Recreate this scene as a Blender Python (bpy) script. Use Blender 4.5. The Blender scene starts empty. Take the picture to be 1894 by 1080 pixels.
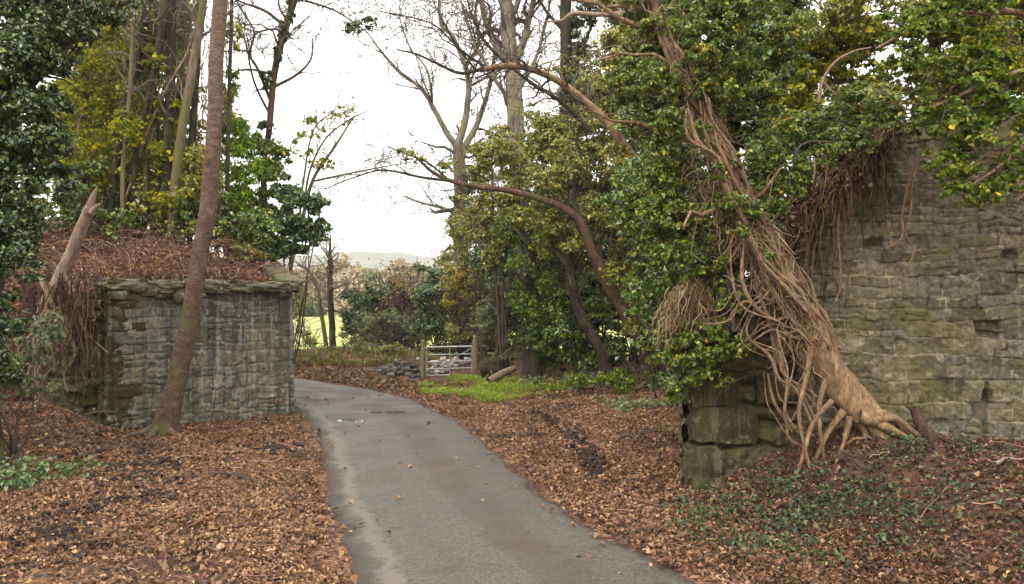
import bpy, math
import numpy as np
from mathutils import Vector

R = np.random.default_rng
F, CX, HY, CAMH = 1500.0, 947.0, 560.0, 2.4      # sketch pixels per metre at 1 m, centre column, horizon row, eye height
COL = bpy.context.scene.collection
sc = bpy.context.scene

# ------------------------------------------------------------------ helpers
def P(px, py, Y):
    return np.array([(px - CX) / F * Y, Y, CAMH + (HY - py) / F * Y])

def sm(a, b, x):
    t = np.clip((np.asarray(x, float) - a) / (b - a), 0, 1)
    return t * t * (3 - 2 * t)

def _hash(i, j, k, s):
    h = (i.astype(np.uint32) * np.uint32(374761393) + j.astype(np.uint32) * np.uint32(668265263)
         + k.astype(np.uint32) * np.uint32(2147483647 - 1274126177) + np.uint32((s * 974711 + 12345) & 0xffffffff))
    h = (h ^ (h >> np.uint32(13))) * np.uint32(1274126177)
    h = (h ^ (h >> np.uint32(16))) * np.uint32(2246822519)
    h = h ^ (h >> np.uint32(15))
    return h.astype(np.float64) / 4294967295.0

def vnoise(x, y, z=0.0, seed=0):
    x, y, z = np.broadcast_arrays(np.asarray(x, float), np.asarray(y, float), np.asarray(z, float))
    xi, yi, zi = np.floor(x), np.floor(y), np.floor(z)
    fx, fy, fz = x - xi, y - yi, z - zi
    fx, fy, fz = [t * t * (3 - 2 * t) for t in (fx, fy, fz)]
    xi, yi, zi = [a.astype(np.int64) for a in (xi, yi, zi)]
    r = 0
    for dx in (0, 1):
        for dy in (0, 1):
            for dz in (0, 1):
                w = (fx if dx else 1 - fx) * (fy if dy else 1 - fy) * (fz if dz else 1 - fz)
                r = r + w * _hash(xi + dx, yi + dy, zi + dz, seed)
    return r * 2 - 1

def fbm(x, y, z=0.0, seed=0, oct=4):
    r, a, f = 0, 0.5, 1.0
    for o in range(oct):
        r = r + a * vnoise(np.asarray(x) * f, np.asarray(y) * f, np.asarray(z) * f, seed + o * 17)
        a *= .5; f *= 2.03
    return r

def norm(v):
    return v / np.maximum(np.linalg.norm(v, axis=-1, keepdims=True), 1e-9)

COVM = 2.3        # leaf density of every crown

class Geo:
    """collects vertices, triangles and quads of ONE mesh"""
    def __init__(s): s.V, s.T, s.Q, s.n, s.A = [], [], [], 0, {}
    def add(s, V, T=None, Q=None, **attrs):
        V = np.asarray(V, float).reshape(-1, 3)
        if T is not None and len(T): s.T.append(np.asarray(T, np.int64).reshape(-1, 3) + s.n)
        if Q is not None and len(Q): s.Q.append(np.asarray(Q, np.int64).reshape(-1, 4) + s.n)
        for k, a in attrs.items(): s.A.setdefault(k, []).append((s.n, np.asarray(a, float).ravel()))
        s.V.append(V); s.n += len(V)
    def empty(s): return s.n == 0
    def mesh(s, name, mat, smooth=True, origin=None):
        V = np.concatenate(s.V)
        if origin is not None: V = V - np.asarray(origin)
        T = np.concatenate(s.T) if s.T else np.zeros((0, 3), np.int64)
        Q = np.concatenate(s.Q) if s.Q else np.zeros((0, 4), np.int64)
        me = bpy.data.meshes.new(name)
        me.vertices.add(len(V)); me.vertices.foreach_set('co', V.astype(np.float32).ravel())
        loops = np.concatenate([T.ravel(), Q.ravel()]).astype(np.int32)
        starts = np.concatenate([np.arange(len(T)) * 3, len(T) * 3 + np.arange(len(Q)) * 4]).astype(np.int32)
        me.loops.add(len(loops)); me.loops.foreach_set('vertex_index', loops)
        me.polygons.add(len(starts)); me.polygons.foreach_set('loop_start', starts)
        me.polygons.foreach_set('use_smooth', np.full(len(starts), smooth, dtype=bool))
        for k, parts in s.A.items():
            a = np.zeros(len(V), np.float32)
            for off, arr in parts: a[off:off + len(arr)] = arr
            at = me.attributes.new(k, 'FLOAT', 'POINT'); at.data.foreach_set('value', a)
        me.update(calc_edges=True); me.validate()
        me.materials.append(mat)
        return me

def tagp(o, label, cat, group=None, kind=None):
    o['label'] = label
    if cat: o['category'] = cat
    if group: o['group'] = group
    if kind: o['kind'] = kind

class Thing:
    def __init__(s, name, label, cat, loc, group=None):
        s.o = bpy.data.objects.new(name, None); COL.objects.link(s.o)
        s.o.empty_display_size = .2
        s.o.location = Vector(loc); s.loc = np.asarray(loc, float)
        tagp(s.o, label, cat, group)
    def part(s, name, geo, mat, smooth=True, parent=None, label=None):
        if geo.empty(): return None
        me = geo.mesh(name, mat, smooth, s.loc)
        o = bpy.data.objects.new(name, me); COL.objects.link(o)
        o.parent = parent or s.o
        if label: o['label'] = label
        return o

def single(name, geo, mat, label, cat, kind=None, smooth=True, group=None):
    V = np.concatenate(geo.V); org = np.array([V[:, 0].mean(), V[:, 1].mean(), V[:, 2].min()])
    o = bpy.data.objects.new(name, geo.mesh(name, mat, smooth, org)); COL.objects.link(o)
    o.location = Vector(org)
    tagp(o, label, cat, group, kind)
    return o

# ------------------------------------------------------------------ shape generators
def resample(pts, k=6):
    """Catmull-Rom through pts (N,3 or N,m), k samples per span"""
    p = np.asarray(pts, float)
    if len(p) == 2: return p[0] + (p[1] - p[0]) * np.linspace(0, 1, k + 1)[:, None]
    q = np.vstack([2 * p[0] - p[1], p, 2 * p[-1] - p[-2]])
    out = []
    for i in range(1, len(q) - 2):
        t = np.linspace(0, 1, k, endpoint=False)[:, None]
        a, b, c, d = q[i - 1], q[i], q[i + 1], q[i + 2]
        out.append(.5 * (2 * b + (c - a) * t + (2 * a - 5 * b + 4 * c - d) * t ** 2 + (3 * b - a - 3 * c + d) * t ** 3))
    out.append(p[-1:])
    return np.vstack(out)

def tubes(geo, PTS, RAD, sides=4, cap=True):
    """batch of N tubes, PTS (N,K,3), RAD (N,K)"""
    PTS = np.asarray(PTS, float); RAD = np.asarray(RAD, float)
    N, K, _ = PTS.shape
    if N == 0: return
    tan = norm(np.gradient(PTS, axis=1))
    ref = np.where(np.abs(tan.mean(1)[:, 2:3]) > .8, np.array([[1., 0, 0]]), np.array([[0, 0, 1.]]))[:, None, :]
    b1 = norm(np.cross(tan, np.broadcast_to(ref, tan.shape))); b2 = np.cross(tan, b1)
    a = np.arange(sides) * 2 * math.pi / sides
    V = PTS[:, :, None, :] + RAD[:, :, None, None] * (np.cos(a)[None, None, :, None] * b1[:, :, None, :] + np.sin(a)[None, None, :, None] * b2[:, :, None, :])
    base = (np.arange(N) * K * sides)[:, None, None]
    r = (np.arange(K - 1) * sides)[None, :, None]; c = np.arange(sides)[None, None, :]; c2 = (c + 1) % sides
    Q = np.stack([base + r + c, base + r + c2, base + r + sides + c2, base + r + sides + c], -1).reshape(-1, 4)
    geo.add(V.reshape(-1, 3), Q=Q)
    if cap and sides >= 5:
        for i in range(N):
            o = i * K * sides
            for end, k in ((0, 0), (1, K - 1)):
                ring = o + k * sides + np.arange(sides)
                vs = V[i, k]; ctr = vs.mean(0)
                geo.add(np.vstack([vs, ctr]), T=[(j, (j + 1) % sides, sides) for j in range(sides)])

def trunk_geo(geo, pts, rad, seed=0, sides=14, k=10, bump=.12, flare=0.0, wob=.15):
    """one trunk or limb: tapered, bumpy, a little crooked, widening at the foot by flare"""
    pr = resample(np.hstack([np.asarray(pts, float), np.asarray(rad, float)[:, None]]), k)
    p, r = pr[:, :3].copy(), np.maximum(pr[:, 3], .003)
    s = np.concatenate([[0], np.cumsum(np.linalg.norm(np.diff(p, axis=0), axis=1))])
    p[:, 0] += wob * r * fbm(s * 1.3, 0, seed=seed + 1); p[:, 1] += wob * r * fbm(s * 1.3, 5, seed=seed + 2)
    tan = norm(np.gradient(p, axis=0))
    ref = np.array([0, 1., 0]) if abs(tan[:, 1].mean()) < .8 else np.array([1., 0, 0])
    b1 = norm(np.cross(tan, ref)); b2 = np.cross(tan, b1)
    a = np.arange(sides) * 2 * math.pi / sides
    lob = 1 + bump * 2 * fbm(np.cos(a)[None] * 1.4 + 3, np.sin(a)[None] * 1.4, (s * 1.1 / max(.15, rad[0] * 6))[:, None], seed=seed) \
            + bump * .7 * fbm(np.cos(a)[None] * 4, np.sin(a)[None] * 4, (s * 5)[:, None], seed=seed + 9)
    fl = 1 + flare * np.exp(-s / max(.05, rad[0] * 2.2))[:, None] * (1 + .55 * np.sin(a * 3 + seed)[None] + .3 * np.sin(a * 5 + 2 * seed)[None])
    RR = r[:, None] * lob * fl
    V = p[:, None] + RR[..., None] * (np.cos(a)[None, :, None] * b1[:, None] + np.sin(a)[None, :, None] * b2[:, None])
    K = len(p); rr = (np.arange(K - 1) * sides)[:, None]; c = np.arange(sides)[None]; c2 = (c + 1) % sides
    geo.add(V.reshape(-1, 3), Q=np.stack([rr + c, rr + c2, rr + sides + c2, rr + sides + c], -1).reshape(-1, 4))
    top = V[-1]; geo.add(np.vstack([top, top.mean(0) + tan[-1] * r[-1] * .5]), T=[(j, (j + 1) % sides, sides) for j in range(sides)])

def leaves(geo, C, N, S, rng, width=.8, fold=.22, droop=.7):
    """kite-shaped leaf folded along its midrib at each point"""
    n = len(C)
    if n == 0: return
    N = norm(N)
    T = rng.normal(size=(n, 3)); T[:, 2] -= droop
    T = norm(T - (T * N).sum(1, keepdims=True) * N); B = np.cross(N, T)
    S = np.broadcast_to(np.asarray(S, float), (n,))[:, None]
    w = S * width * rng.uniform(.75, 1.15, (n, 1)) * .5
    f = S * fold * rng.uniform(.2, 1.6, (n, 1))
    base = C - T * S * .5
    V = np.stack([base, base + T * S * .42 + B * w + N * f, base + T * S - N * f * .5, base + T * S * .38 - B * w + N * f], 1)
    i = (np.arange(n) * 4)[:, None]
    geo.add(V.reshape(-1, 3), T=np.concatenate([i + [[0, 2, 1]], i + [[0, 3, 2]]], 1).reshape(-1, 3))

def blob_points(blobs, n, rng, sub=13, subr=(.26, .46), up=.45, spread=.9):
    """points and normals on leafy clumps that cover larger masses; blobs = [(centre, radii)]"""
    cs = np.array([b[0] for b in blobs]); rs = np.array([b[1] for b in blobs])
    wt = (rs[:, 0] * rs[:, 2]); wt = wt / wt.sum()
    sc_, sr_, sb_ = [], [], []
    for b in range(len(blobs)):
        k = max(5, int(sub * rng.uniform(.8, 1.2)))
        d = norm(rng.normal(size=(k, 3))); rad = rng.uniform(.35, 1.0, (k, 1)) ** .6
        c = cs[b] + d * rad * rs[b] * .8
        r = rng.uniform(*subr, (k, 1)) * rs[b] * rng.uniform(.7, 1.25, (k, 3))
        sc_.append(c); sr_.append(r); sb_.append(np.full(k, wt[b] / k))
    SC, SR, W = np.vstack(sc_), np.vstack(sr_), np.concatenate(sb_)
    W = W * rng.uniform(.4, 1.6, len(W)); W /= W.sum()
    idx = rng.choice(len(SC), n, p=W)
    d = norm(rng.normal(size=(n, 3))); d[:, 2] = np.where(d[:, 2] < -.3, -d[:, 2] * .6, d[:, 2])
    rad = rng.uniform(0, 1, (n, 1)) ** .45 * (1 + .45 * rng.normal(size=(n, 1)) * spread * .6)
    C = SC[idx] + d * rad * SR[idx]
    Nn = d * .7 + np.array([0, 0, up]) + rng.normal(size=(n, 3)) * .42
    Nn[:, 1] -= .12
    return C, Nn

def PB(blobs, Y0=None):
    """(px, py, Y, r, [ry], [depth factor]) -> (centre, radii)"""
    out = []
    for b in blobs:
        px, py, Y, r = b[:4]; ry = b[4] if len(b) > 4 else r; df = b[5] if len(b) > 5 else 1.0
        m = Y / F
        out.append((P(px, py, Y), np.array([r * m, r * m * df, ry * m])))
    return out

def crown(geo, blobs, size, rng, cov=3.0, width=.8, droop=.7, **kw):
    bl = PB(blobs)
    area = sum(math.pi * b[1][0] * b[1][2] for b in bl)
    n = int(COVM * cov * area / (.4 * size * size))
    C, Nn = blob_points(bl, n, rng, **kw)
    leaves(geo, C, Nn, size * np.clip(np.exp(rng.normal(-.12, .34, n)), .35, 1.7), rng, width=width, droop=droop)
    return n

def fill(poly, Ys, r, n, seed, flat=.8):
    """leafy masses spread through an outline, at depths Ys"""
    rng = R(seed); poly = np.array(poly, float); lo, hi = poly.min(0), poly.max(0); out = []
    while len(out) < n:
        p = rng.uniform(lo, hi)
        if poly_sd(np.array([p[0]]), np.array([p[1]]), poly)[0] < -r[0] * .35:
            q = rng.uniform(*r); out.append((p[0], p[1], rng.uniform(*Ys), q, q * flat * rng.uniform(.8, 1.3)))
    return out

def sprout(paths, rads, rng, n, length, ang=.7, up=.25, tmin=.2, K=6, curl=.35, taper=.25, rfac=.5):
    """child branches along parent polylines -> (N,K,3),(N,K)"""
    lens = np.array([np.linalg.norm(np.diff(p, axis=0), axis=1).sum() for p in paths])
    idx = rng.choice(len(paths), n, p=lens / lens.sum())
    PT = np.zeros((n, K, 3)); RD = np.zeros((n, K))
    for q, i in enumerate(idx):
        p, r = paths[i], rads[i]
        t = rng.uniform(tmin, 1) * (len(p) - 1); a = int(min(t, len(p) - 2)); f = t - a
        o = p[a] * (1 - f) + p[a + 1] * f; tg = norm(p[a + 1] - p[a])
        d = norm(tg + rng.normal(size=3) * ang + np.array([0, 0, up]))
        L = length * rng.uniform(.5, 1.25)
        pts = [o]
        for k in range(1, K):
            d = norm(d + rng.normal(size=3) * curl + np.array([0, 0, up * .3]))
            pts.append(pts[-1] + d * L / (K - 1))
        PT[q] = pts
        r0 = (r[a] * (1 - f) + r[a + 1] * f) * rfac * rng.uniform(.6, 1)
        RD[q] = np.linspace(r0, r0 * taper, K)
    return PT, RD

def fan(geo, paths, rads, rng, levels, rmin=.004):
    """levels = [(n, length, ang, up)], finest last; all twigs into geo"""
    cp, cr = paths, rads
    for n, L, ang, up in levels:
        PT, RD = sprout(cp, cr, rng, n, L, ang, up); rmin = max(rmin, .00032 * float(PT[:, :, 1].mean()))
        RD = np.maximum(RD, rmin)
        tubes(geo, PT, RD, 4 if RD.max() < .03 else 6)
        cp, cr = list(PT), list(RD)
    return cp, cr

def rock(geo, c, dims, rng, n=7, rough=.18, box=.55, rot=0.0, tilt=None):
    """weathered block: rounded box with noise"""
    g = np.linspace(-1, 1, n); u, v = np.meshgrid(g, g, indexing='ij'); o = np.ones_like(u)
    seed = int(rng.integers(1, 9999)); V, Q, off = [], [], 0
    for ax in range(3):
        for s in (-1, 1):
            a = [None] * 3; a[ax] = o * s; a[(ax + 1) % 3] = u * s; a[(ax + 2) % 3] = v
            V.append(np.stack(a, -1).reshape(-1, 3))
            i = np.arange(n * n).reshape(n, n) + off
            Q.append(np.stack([i[:-1, :-1], i[1:, :-1], i[1:, 1:], i[:-1, 1:]], -1).reshape(-1, 4)); off += n * n
    V = np.vstack(V); sph = norm(V); V = V * box + sph * (1 - box) * 1.25
    V = V * (1 + rough * 2 * fbm(V[:, 0] * 1.6, V[:, 1] * 1.6, V[:, 2] * 1.6, seed=seed)[:, None])
    V = V * np.asarray(dims) * .5
    if tilt is not None:
        ca, sa = math.cos(tilt), math.sin(tilt); V = V @ np.array([[ca, 0, sa], [0, 1, 0], [-sa, 0, ca]]).T
    ca, sa = math.cos(rot), math.sin(rot); V = V @ np.array([[ca, -sa, 0], [sa, ca, 0], [0, 0, 1]]).T
    geo.add(V + np.asarray(c), Q=np.vstack(Q))

# ------------------------------------------------------------------ materials
class NT:
    def __init__(s, name):
        s.m = bpy.data.materials.new(name); s.m.use_nodes = True
        s.t = s.m.node_tree; s.t.nodes.clear()
        s.out = s.n('ShaderNodeOutputMaterial')
    def n(s, typ, **kw):
        nd = s.t.nodes.new(typ)
        for k, v in kw.items():
            if k.startswith('_'): setattr(nd, k[1:], v)
            else: s.set(nd.inputs[k.replace('__', ' ')], v)
        return nd
    def set(s, inp, v):
        if isinstance(v, bpy.types.NodeSocket): s.t.links.new(v, inp)
        elif isinstance(v, (tuple, list)) and len(v) == 3 and inp.type == 'RGBA': inp.default_value = (*v, 1)
        else: inp.default_value = v
    def link(s, a, b): s.t.links.new(a, b)
    def ramp(s, fac, stops, interp='LINEAR'):
        nd = s.t.nodes.new('ShaderNodeValToRGB'); nd.color_ramp.interpolation = interp
        e = nd.color_ramp.elements
        while len(e) < len(stops): e.new(.5)
        for q, (p, c) in enumerate(stops):
            e[q].position = p; e[q].color = (*c, 1) if not isinstance(c, (int, float)) else (c, c, c, 1)
        s.link(fac, nd.inputs[0]); return nd.outputs[0]
    def mix(s, fac, a, b, mode='MIX'):
        nd = s.t.nodes.new('ShaderNodeMix'); nd.data_type = 'RGBA'; nd.blend_type = mode
        s.set(nd.inputs[0], fac); s.set(nd.inputs[6], a); s.set(nd.inputs[7], b); return nd.outputs[2]
    def math(s, op, a, b=0.0):
        nd = s.t.nodes.new('ShaderNodeMath'); nd.operation = op; nd.use_clamp = False
        s.set(nd.inputs[0], a); s.set(nd.inputs[1], b); return nd.outputs[0]
    def noise(s, scale, detail=4, rough=.55, vec=None, dist=0.0):
        nd = s.t.nodes.new('ShaderNodeTexNoise'); nd.inputs['Scale'].default_value = scale
        nd.inputs['Detail'].default_value = detail; nd.inputs['Roughness'].default_value = rough; nd.inputs['Distortion'].default_value = dist
        s.link(vec if vec is not None else s.pos(), nd.inputs['Vector']); return nd.outputs[0]
    def pos(s):
        if not hasattr(s, '_p'): s._p = s.n('ShaderNodeNewGeometry').outputs['Position']
        return s._p
    def scaled(s, v):
        nd = s.t.nodes.new('ShaderNodeMapping'); nd.inputs['Scale'].default_value = v
        s.link(s.pos(), nd.inputs['Vector']); return nd.outputs[0]
    def attr(s, name):
        nd = s.t.nodes.new('ShaderNodeAttribute'); nd.attribute_name = name; return nd.outputs['Fac']
    def island(s): return s.n('ShaderNodeNewGeometry').outputs['Random Per Island']
    def bump(s, h, strength=.5, dist=.02):
        nd = s.t.nodes.new('ShaderNodeBump'); nd.inputs['Strength'].default_value = strength; nd.inputs['Distance'].default_value = dist
        s.link(h, nd.inputs['Height']); return nd.outputs[0]
    def principled(s, col, rough=.8, spec=.4, normal=None):
        nd = s.n('ShaderNodeBsdfPrincipled')
        s.set(nd.inputs['Base Color'], col); s.set(nd.inputs['Roughness'], rough); s.set(nd.inputs['Specular IOR Level'], spec)
        if normal is not None: s.link(normal, nd.inputs['Normal'])
        return nd.outputs[0]
    def done(s, sh): s.link(sh, s.out.inputs['Surface']); return s.m

def leaf_mat(name, stops, rough=.5, spec=.4, trans=.25, patch=None, pscale=.8):
    t = NT(name)
    col = t.ramp(t.island(), stops)
    if patch:
        m = t.ramp(t.noise(pscale, 3), [(.5, 0.), (.66, 1.)])
        col = t.mix(m, col, t.ramp(t.island(), patch))
    p = t.principled(col, rough, spec)
    if trans <= 0: return t.done(p)
    tr = t.n('ShaderNodeBsdfTranslucent'); t.link(t.mix(.5, col, (.22, .3, .04), 'MIX'), tr.inputs['Color'])
    mx = t.n('ShaderNodeMixShader'); mx.inputs[0].default_value = trans
    t.link(p, mx.inputs[1]); t.link(tr.outputs[0], mx.inputs[2])
    return t.done(mx.outputs[0])

def bark_mat(name, a, b, c=None, scale=6., zs=.25, moss=None, mossamt=.5, bump=.6, rings=False):
    t = NT(name)
    v = t.scaled((1, 1, zs)) if not rings else t.scaled((.8, .8, 1.5))
    n1 = t.noise(scale, 6, .65, v, .4); n2 = t.noise(scale * 4, 5, .6, v); n3 = t.noise(1.3, 3)
    col = t.ramp(n1, [(.3, a), (.55, b), (.75, c or b)])
    col = t.mix(t.ramp(n2, [(.42, .0), (.66, .7)]), col, tuple(x * .4 for x in a))
    if moss: col = t.mix(t.ramp(n3, [(.62 - mossamt * .3, 0.), (.72 - mossamt * .2, .85)]), col, moss)
    h = t.math('ADD', t.math('MULTIPLY', n1, .7), t.math('MULTIPLY', n2, .5))
    return t.done(t.principled(col, .85, .25, t.bump(h, bump, .03)))

def plain_mat(name, stops, scale=8., rough=.85, spec=.3, bump=.4, island=False):
    t = NT(name); n = t.noise(scale, 6, .6)
    f = n
    if island: f = t.math('ADD', t.math('MULTIPLY', t.island(), .6), t.math('MULTIPLY', n, .4))
    return t.done(t.principled(t.ramp(f, stops), rough, spec, t.bump(n, bump, .02)))

M = {}
M['ivy'] = leaf_mat('ivy leaf', [(0, (0.0256, 0.0545, 0.00909)), (.4, (0.0659, 0.119, 0.014)), (.75, (0.122, 0.187, 0.0178)), (.96, (0.224, 0.255, 0.0248)), (1, (0.463, 0.377, 0.0166))], .27, .8, .16)
M['ivy_dark'] = leaf_mat('dark ivy leaf', [(0, (0.0172, 0.0318, 0.00952)), (.5, (0.0429, 0.0763, 0.019)), (.85, (0.0929, 0.133, 0.0306)), (1, (0.215, 0.223, 0.0476))], .26, .8, .12)
M['ivy_right'] = leaf_mat('ivy leaf on old trunk', [(0, (0.0311, 0.0556, 0.00949)), (.4, (0.0791, 0.127, 0.014)), (.72, (0.14, 0.191, 0.0161)), (.92, (0.242, 0.261, 0.0204)), (.99, (0.403, 0.321, 0.0176)), (1, (0.585, 0.19, 0.00971))], .33, .55, .2)
M['holly'] = leaf_mat('holly leaf', [(0, (0.0234, 0.048, 0.0158)), (.6, (0.0625, 0.114, 0.0308)), (1, (0.156, 0.216, 0.0528))], .3, .6, .12)
M['yellow_green'] = leaf_mat('yellowing leaf', [(0, (0.0833, 0.103, 0.0101)), (.4, (0.183, 0.2, 0.00735)), (.75, (0.328, 0.315, 0.00654)), (1, (0.608, 0.488, 0.00523))], .55, .3, .38)
M['olive'] = leaf_mat('olive leaf', [(0, (0.0814, 0.0981, 0.0145)), (.45, (0.174, 0.197, 0.021)), (.8, (0.286, 0.273, 0.0289)), (1, (0.486, 0.364, 0.0378))], .3, .75, .2)
M['bright'] = leaf_mat('bright leaf', [(0, (0.0698, 0.137, 0.0054)), (.5, (0.142, 0.249, 0.004)), (1, (0.297, 0.382, 0.004))], .45, .4, .3)
M['lush'] = leaf_mat('lush leaf', [(0, (0.0329, 0.0607, 0.00456)), (.4, (0.0732, 0.126, 0.004)), (.8, (0.143, 0.213, 0.004)), (.95, (0.283, 0.298, 0.0113)), (1, (0.585, 0.414, 0.004))], .4, .5, .28)
M['grey_green'] = leaf_mat('grey green leaf', [(0, (.12, .15, .08)), (.5, (.2, .23, .12)), (1, (.32, .33, .18))], .6, .3, .3)
M['yellow'] = leaf_mat('yellow leaf', [(0, (.24, .2, .03)), (.6, (.42, .34, .05)), (1, (.55, .3, .05))], .55, .3, .4)
M['brown_twig_leaf'] = leaf_mat('brown dead leaf', [(0, (.1, .06, .04)), (.5, (.2, .12, .08)), (1, (.32, .2, .11))], .7, .2, .2)
M['woodland'] = leaf_mat('woodland leaf', [(0, (.1, .085, .04)), (.5, (.24, .17, .08)), (1, (.38, .28, .12))], .8, .2, .2, patch=[(0, (.09, .11, .04)), (1, (.2, .22, .08))], pscale=.06)
M['hedge'] = leaf_mat('hedge leaf', [(0, (.035, .055, .02)), (.6, (.08, .11, .035)), (1, (.15, .17, .05))], .7, .2, .2)
M['litter'] = leaf_mat('fallen leaf', [(0, (0.0383, 0.0213, 0.0143)), (.2, (0.105, 0.0485, 0.0305)), (.45, (0.201, 0.097, 0.0556)), (.65, (0.297, 0.153, 0.0842)), (.85, (0.364, 0.204, 0.112)), (.97, (0.432, 0.281, 0.152)), (.995, (0.527, 0.388, 0.125)), (1, (0.383, 0.136, 0.0538))], .5, .4, .12,
                       patch=[(0, (0.0287, 0.0175, 0.0125)), (.4, (0.0862, 0.0427, 0.0269)), (.8, (0.182, 0.0892, 0.0502)), (1, (0.316, 0.184, 0.0986))], pscale=1.1)
M['bank_litter'] = leaf_mat('bank leaf', [(0, (.03, .015, .01)), (.4, (.085, .04, .025)), (.75, (.17, .08, .045)), (.93, (.28, .15, .08)), (.985, (.4, .26, .13)), (1, (.5, .4, .08))], .55, .35, .12)
M['grass'] = leaf_mat('grass blade', [(0, (0.143, 0.213, 0.02)), (.6, (0.286, 0.381, 0.035)), (1, (0.44, 0.493, 0.07))], .6, .3, .35)
M['rough_grass'] = leaf_mat('rough grass blade', [(0, (.1, .1, .03)), (.4, (.2, .17, .06)), (.75, (.3, .22, .1)), (1, (.36, .34, .1))], .7, .2, .3)
M['dead_stem'] = leaf_mat('dead stem', [(0, (.06, .03, .02)), (.5, (.17, .09, .06)), (.85, (.29, .17, .11)), (1, (.42, .29, .18))], .8, .2, 0)
M['dark_root'] = leaf_mat('dark dead root', [(0, (.02, .012, .009)), (.6, (.075, .042, .028)), (1, (.2, .12, .08))], .8, .2, 0)
M['ground_ivy'] = leaf_mat('ground ivy leaf', [(0, (.015, .032, .014)), (.5, (.035, .066, .024)), (.9, (.075, .115, .04)), (1, (.16, .19, .07))], .55, .35, .12)
M['thatch'] = leaf_mat('pale dead stem', [(0, (0.0805, 0.0483, 0.0252)), (.5, (0.23, 0.149, 0.0788)), (1, (0.46, 0.333, 0.189))], .85, .2, 0)
M['bark_brown'] = bark_mat('reddish ringed bark', (.06, .036, .024), (.145, .096, .066), (.25, .185, .135), 7, rings=True, moss=(.1, .11, .03), mossamt=.05, bump=.9)
M['bark_grey'] = bark_mat('grey brown bark', (.07, .05, .035), (.17, .125, .085), (.26, .2, .14), moss=(.11, .11, .03), mossamt=.6)
M['bark_dark'] = bark_mat('dark bark', (.018, .014, .009), (.05, .04, .025), (.09, .072, .045), moss=(.06, .07, .025), mossamt=.15)
M['bark_red'] = bark_mat('red brown bark', (.04, .022, .015), (.11, .058, .038), (.19, .1, .066), moss=(.075, .075, .025), mossamt=.2)
M['bark_tan'] = bark_mat('tan ivy wood', (0.0991, 0.0589, 0.0317), (0.297, 0.187, 0.101), (0.494, 0.353, 0.201), 13, moss=(0.197, 0.167, 0.0481), mossamt=.05)
M['vine'] = bark_mat('ivy stem', (0.0972, 0.0578, 0.033), (0.302, 0.194, 0.11), (0.54, 0.389, 0.23), 22, zs=.5, bump=1.0)
M['bark_pale'] = bark_mat('pale dead wood', (0.156, 0.104, 0.07), (0.281, 0.2, 0.14), (0.374, 0.303, 0.231), 8)
M['bark_sky'] = bark_mat('bare limb bark', (.1, .085, .065), (.24, .2, .155), (.36, .3, .23), moss=(.17, .17, .075), mossamt=.3)
M['twig_dark'] = plain_mat('dark twig', [(.2, (.03, .022, .018)), (.7, (.1, .075, .06))], 5)
M['twig_grey'] = plain_mat('grey twig', [(.2, (.09, .075, .06)), (.8, (.22, .18, .14))], 5)
M['post'] = bark_mat('weathered post', (.16, .12, .06), (.3, .24, .12), (.4, .33, .18), 10, zs=.15)
M['soil'] = plain_mat('wet dark soil', [(.3, (.012, .009, .008)), (.7, (.05, .037, .03))], 14, .9, .15, .9)
M['rubble'] = plain_mat('grey rubble', [(.3, (.05, .045, .042)), (.7, (.16, .148, .138))], 6, .8, .3, .6)
M['rubble_light'] = plain_mat('pale rubble', [(.3, (.3, .28, .25)), (.7, (.55, .52, .48))], 6, .8, .3, .6)

t = NT('galvanised steel'); M['steel'] = t.done(t.principled(t.ramp(t.noise(9, 4), [(.3, (.22, .235, .23)), (.7, (.42, .44, .42))]), .55, .5))
for nd in t.t.nodes:
    if nd.type == 'BSDF_PRINCIPLED': nd.inputs['Metallic'].default_value = .35

def stone_mat(name, cols, moss, dark, pale, streak=1.0, mossamt=.5, joint=.75, palejoint=.35):
    t = NT(name)
    rnd, mort = t.attr('rnd'), t.attr('mort')
    col = t.ramp(rnd, cols)
    n1 = t.noise(3.2, 6, .65); n2 = t.noise(19, 8, .7); n0 = t.noise(.55, 3, .5); n4 = t.noise(55, 5, .7)
    st = t.noise(1, 5, .6, t.scaled((6.5, 6.5, .22)), .15); st2 = t.noise(1, 4, .6, t.scaled((11, 11, .35)), .1)
    col = t.mix(t.ramp(n2, [(.36, .7), (.56, 0.)]), col, dark)
    col = t.mix(t.ramp(n2, [(.56, .0), (.72, .55)]), col, pale)
    col = t.mix(t.ramp(n1, [(.56 - .12 * mossamt, 0.), (.72 - .1 * mossamt, .75)]), col, moss)
    col = t.mix(t.math('MULTIPLY', t.ramp(st, [(.5, 0.), (.58, .85)]), streak), col, dark)
    col = t.mix(t.math('MULTIPLY', t.ramp(st2, [(.56, 0.), (.66, .75)]), streak), col, pale)
    col = t.mix(t.ramp(n0, [(.45, 0.), (.65, .45)]), col, moss)
    lich = t.noise(7.5, 4, .5)
    col = t.mix(t.ramp(lich, [(.62, 0.), (.68, .6)]), col, pale)
    jn = t.noise(2.1, 3)
    jc = t.mix(t.ramp(jn, [(.62 - palejoint * .3, 0.), (.68 - palejoint * .3, 1.)]), dark, pale)
    col = t.mix(t.math('MULTIPLY', t.ramp(mort, [(.25, 0.), (.8, 1.)]), joint), col, jc)
    col = t.mix(t.ramp(n4, [(.35, .35), (.6, 0.)]), col, dark)
    h = t.math('ADD', n2, t.math('MULTIPLY', n4, .5))
    return t.done(t.principled(col, .9, .2, t.bump(h, .7, .03)))

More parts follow.
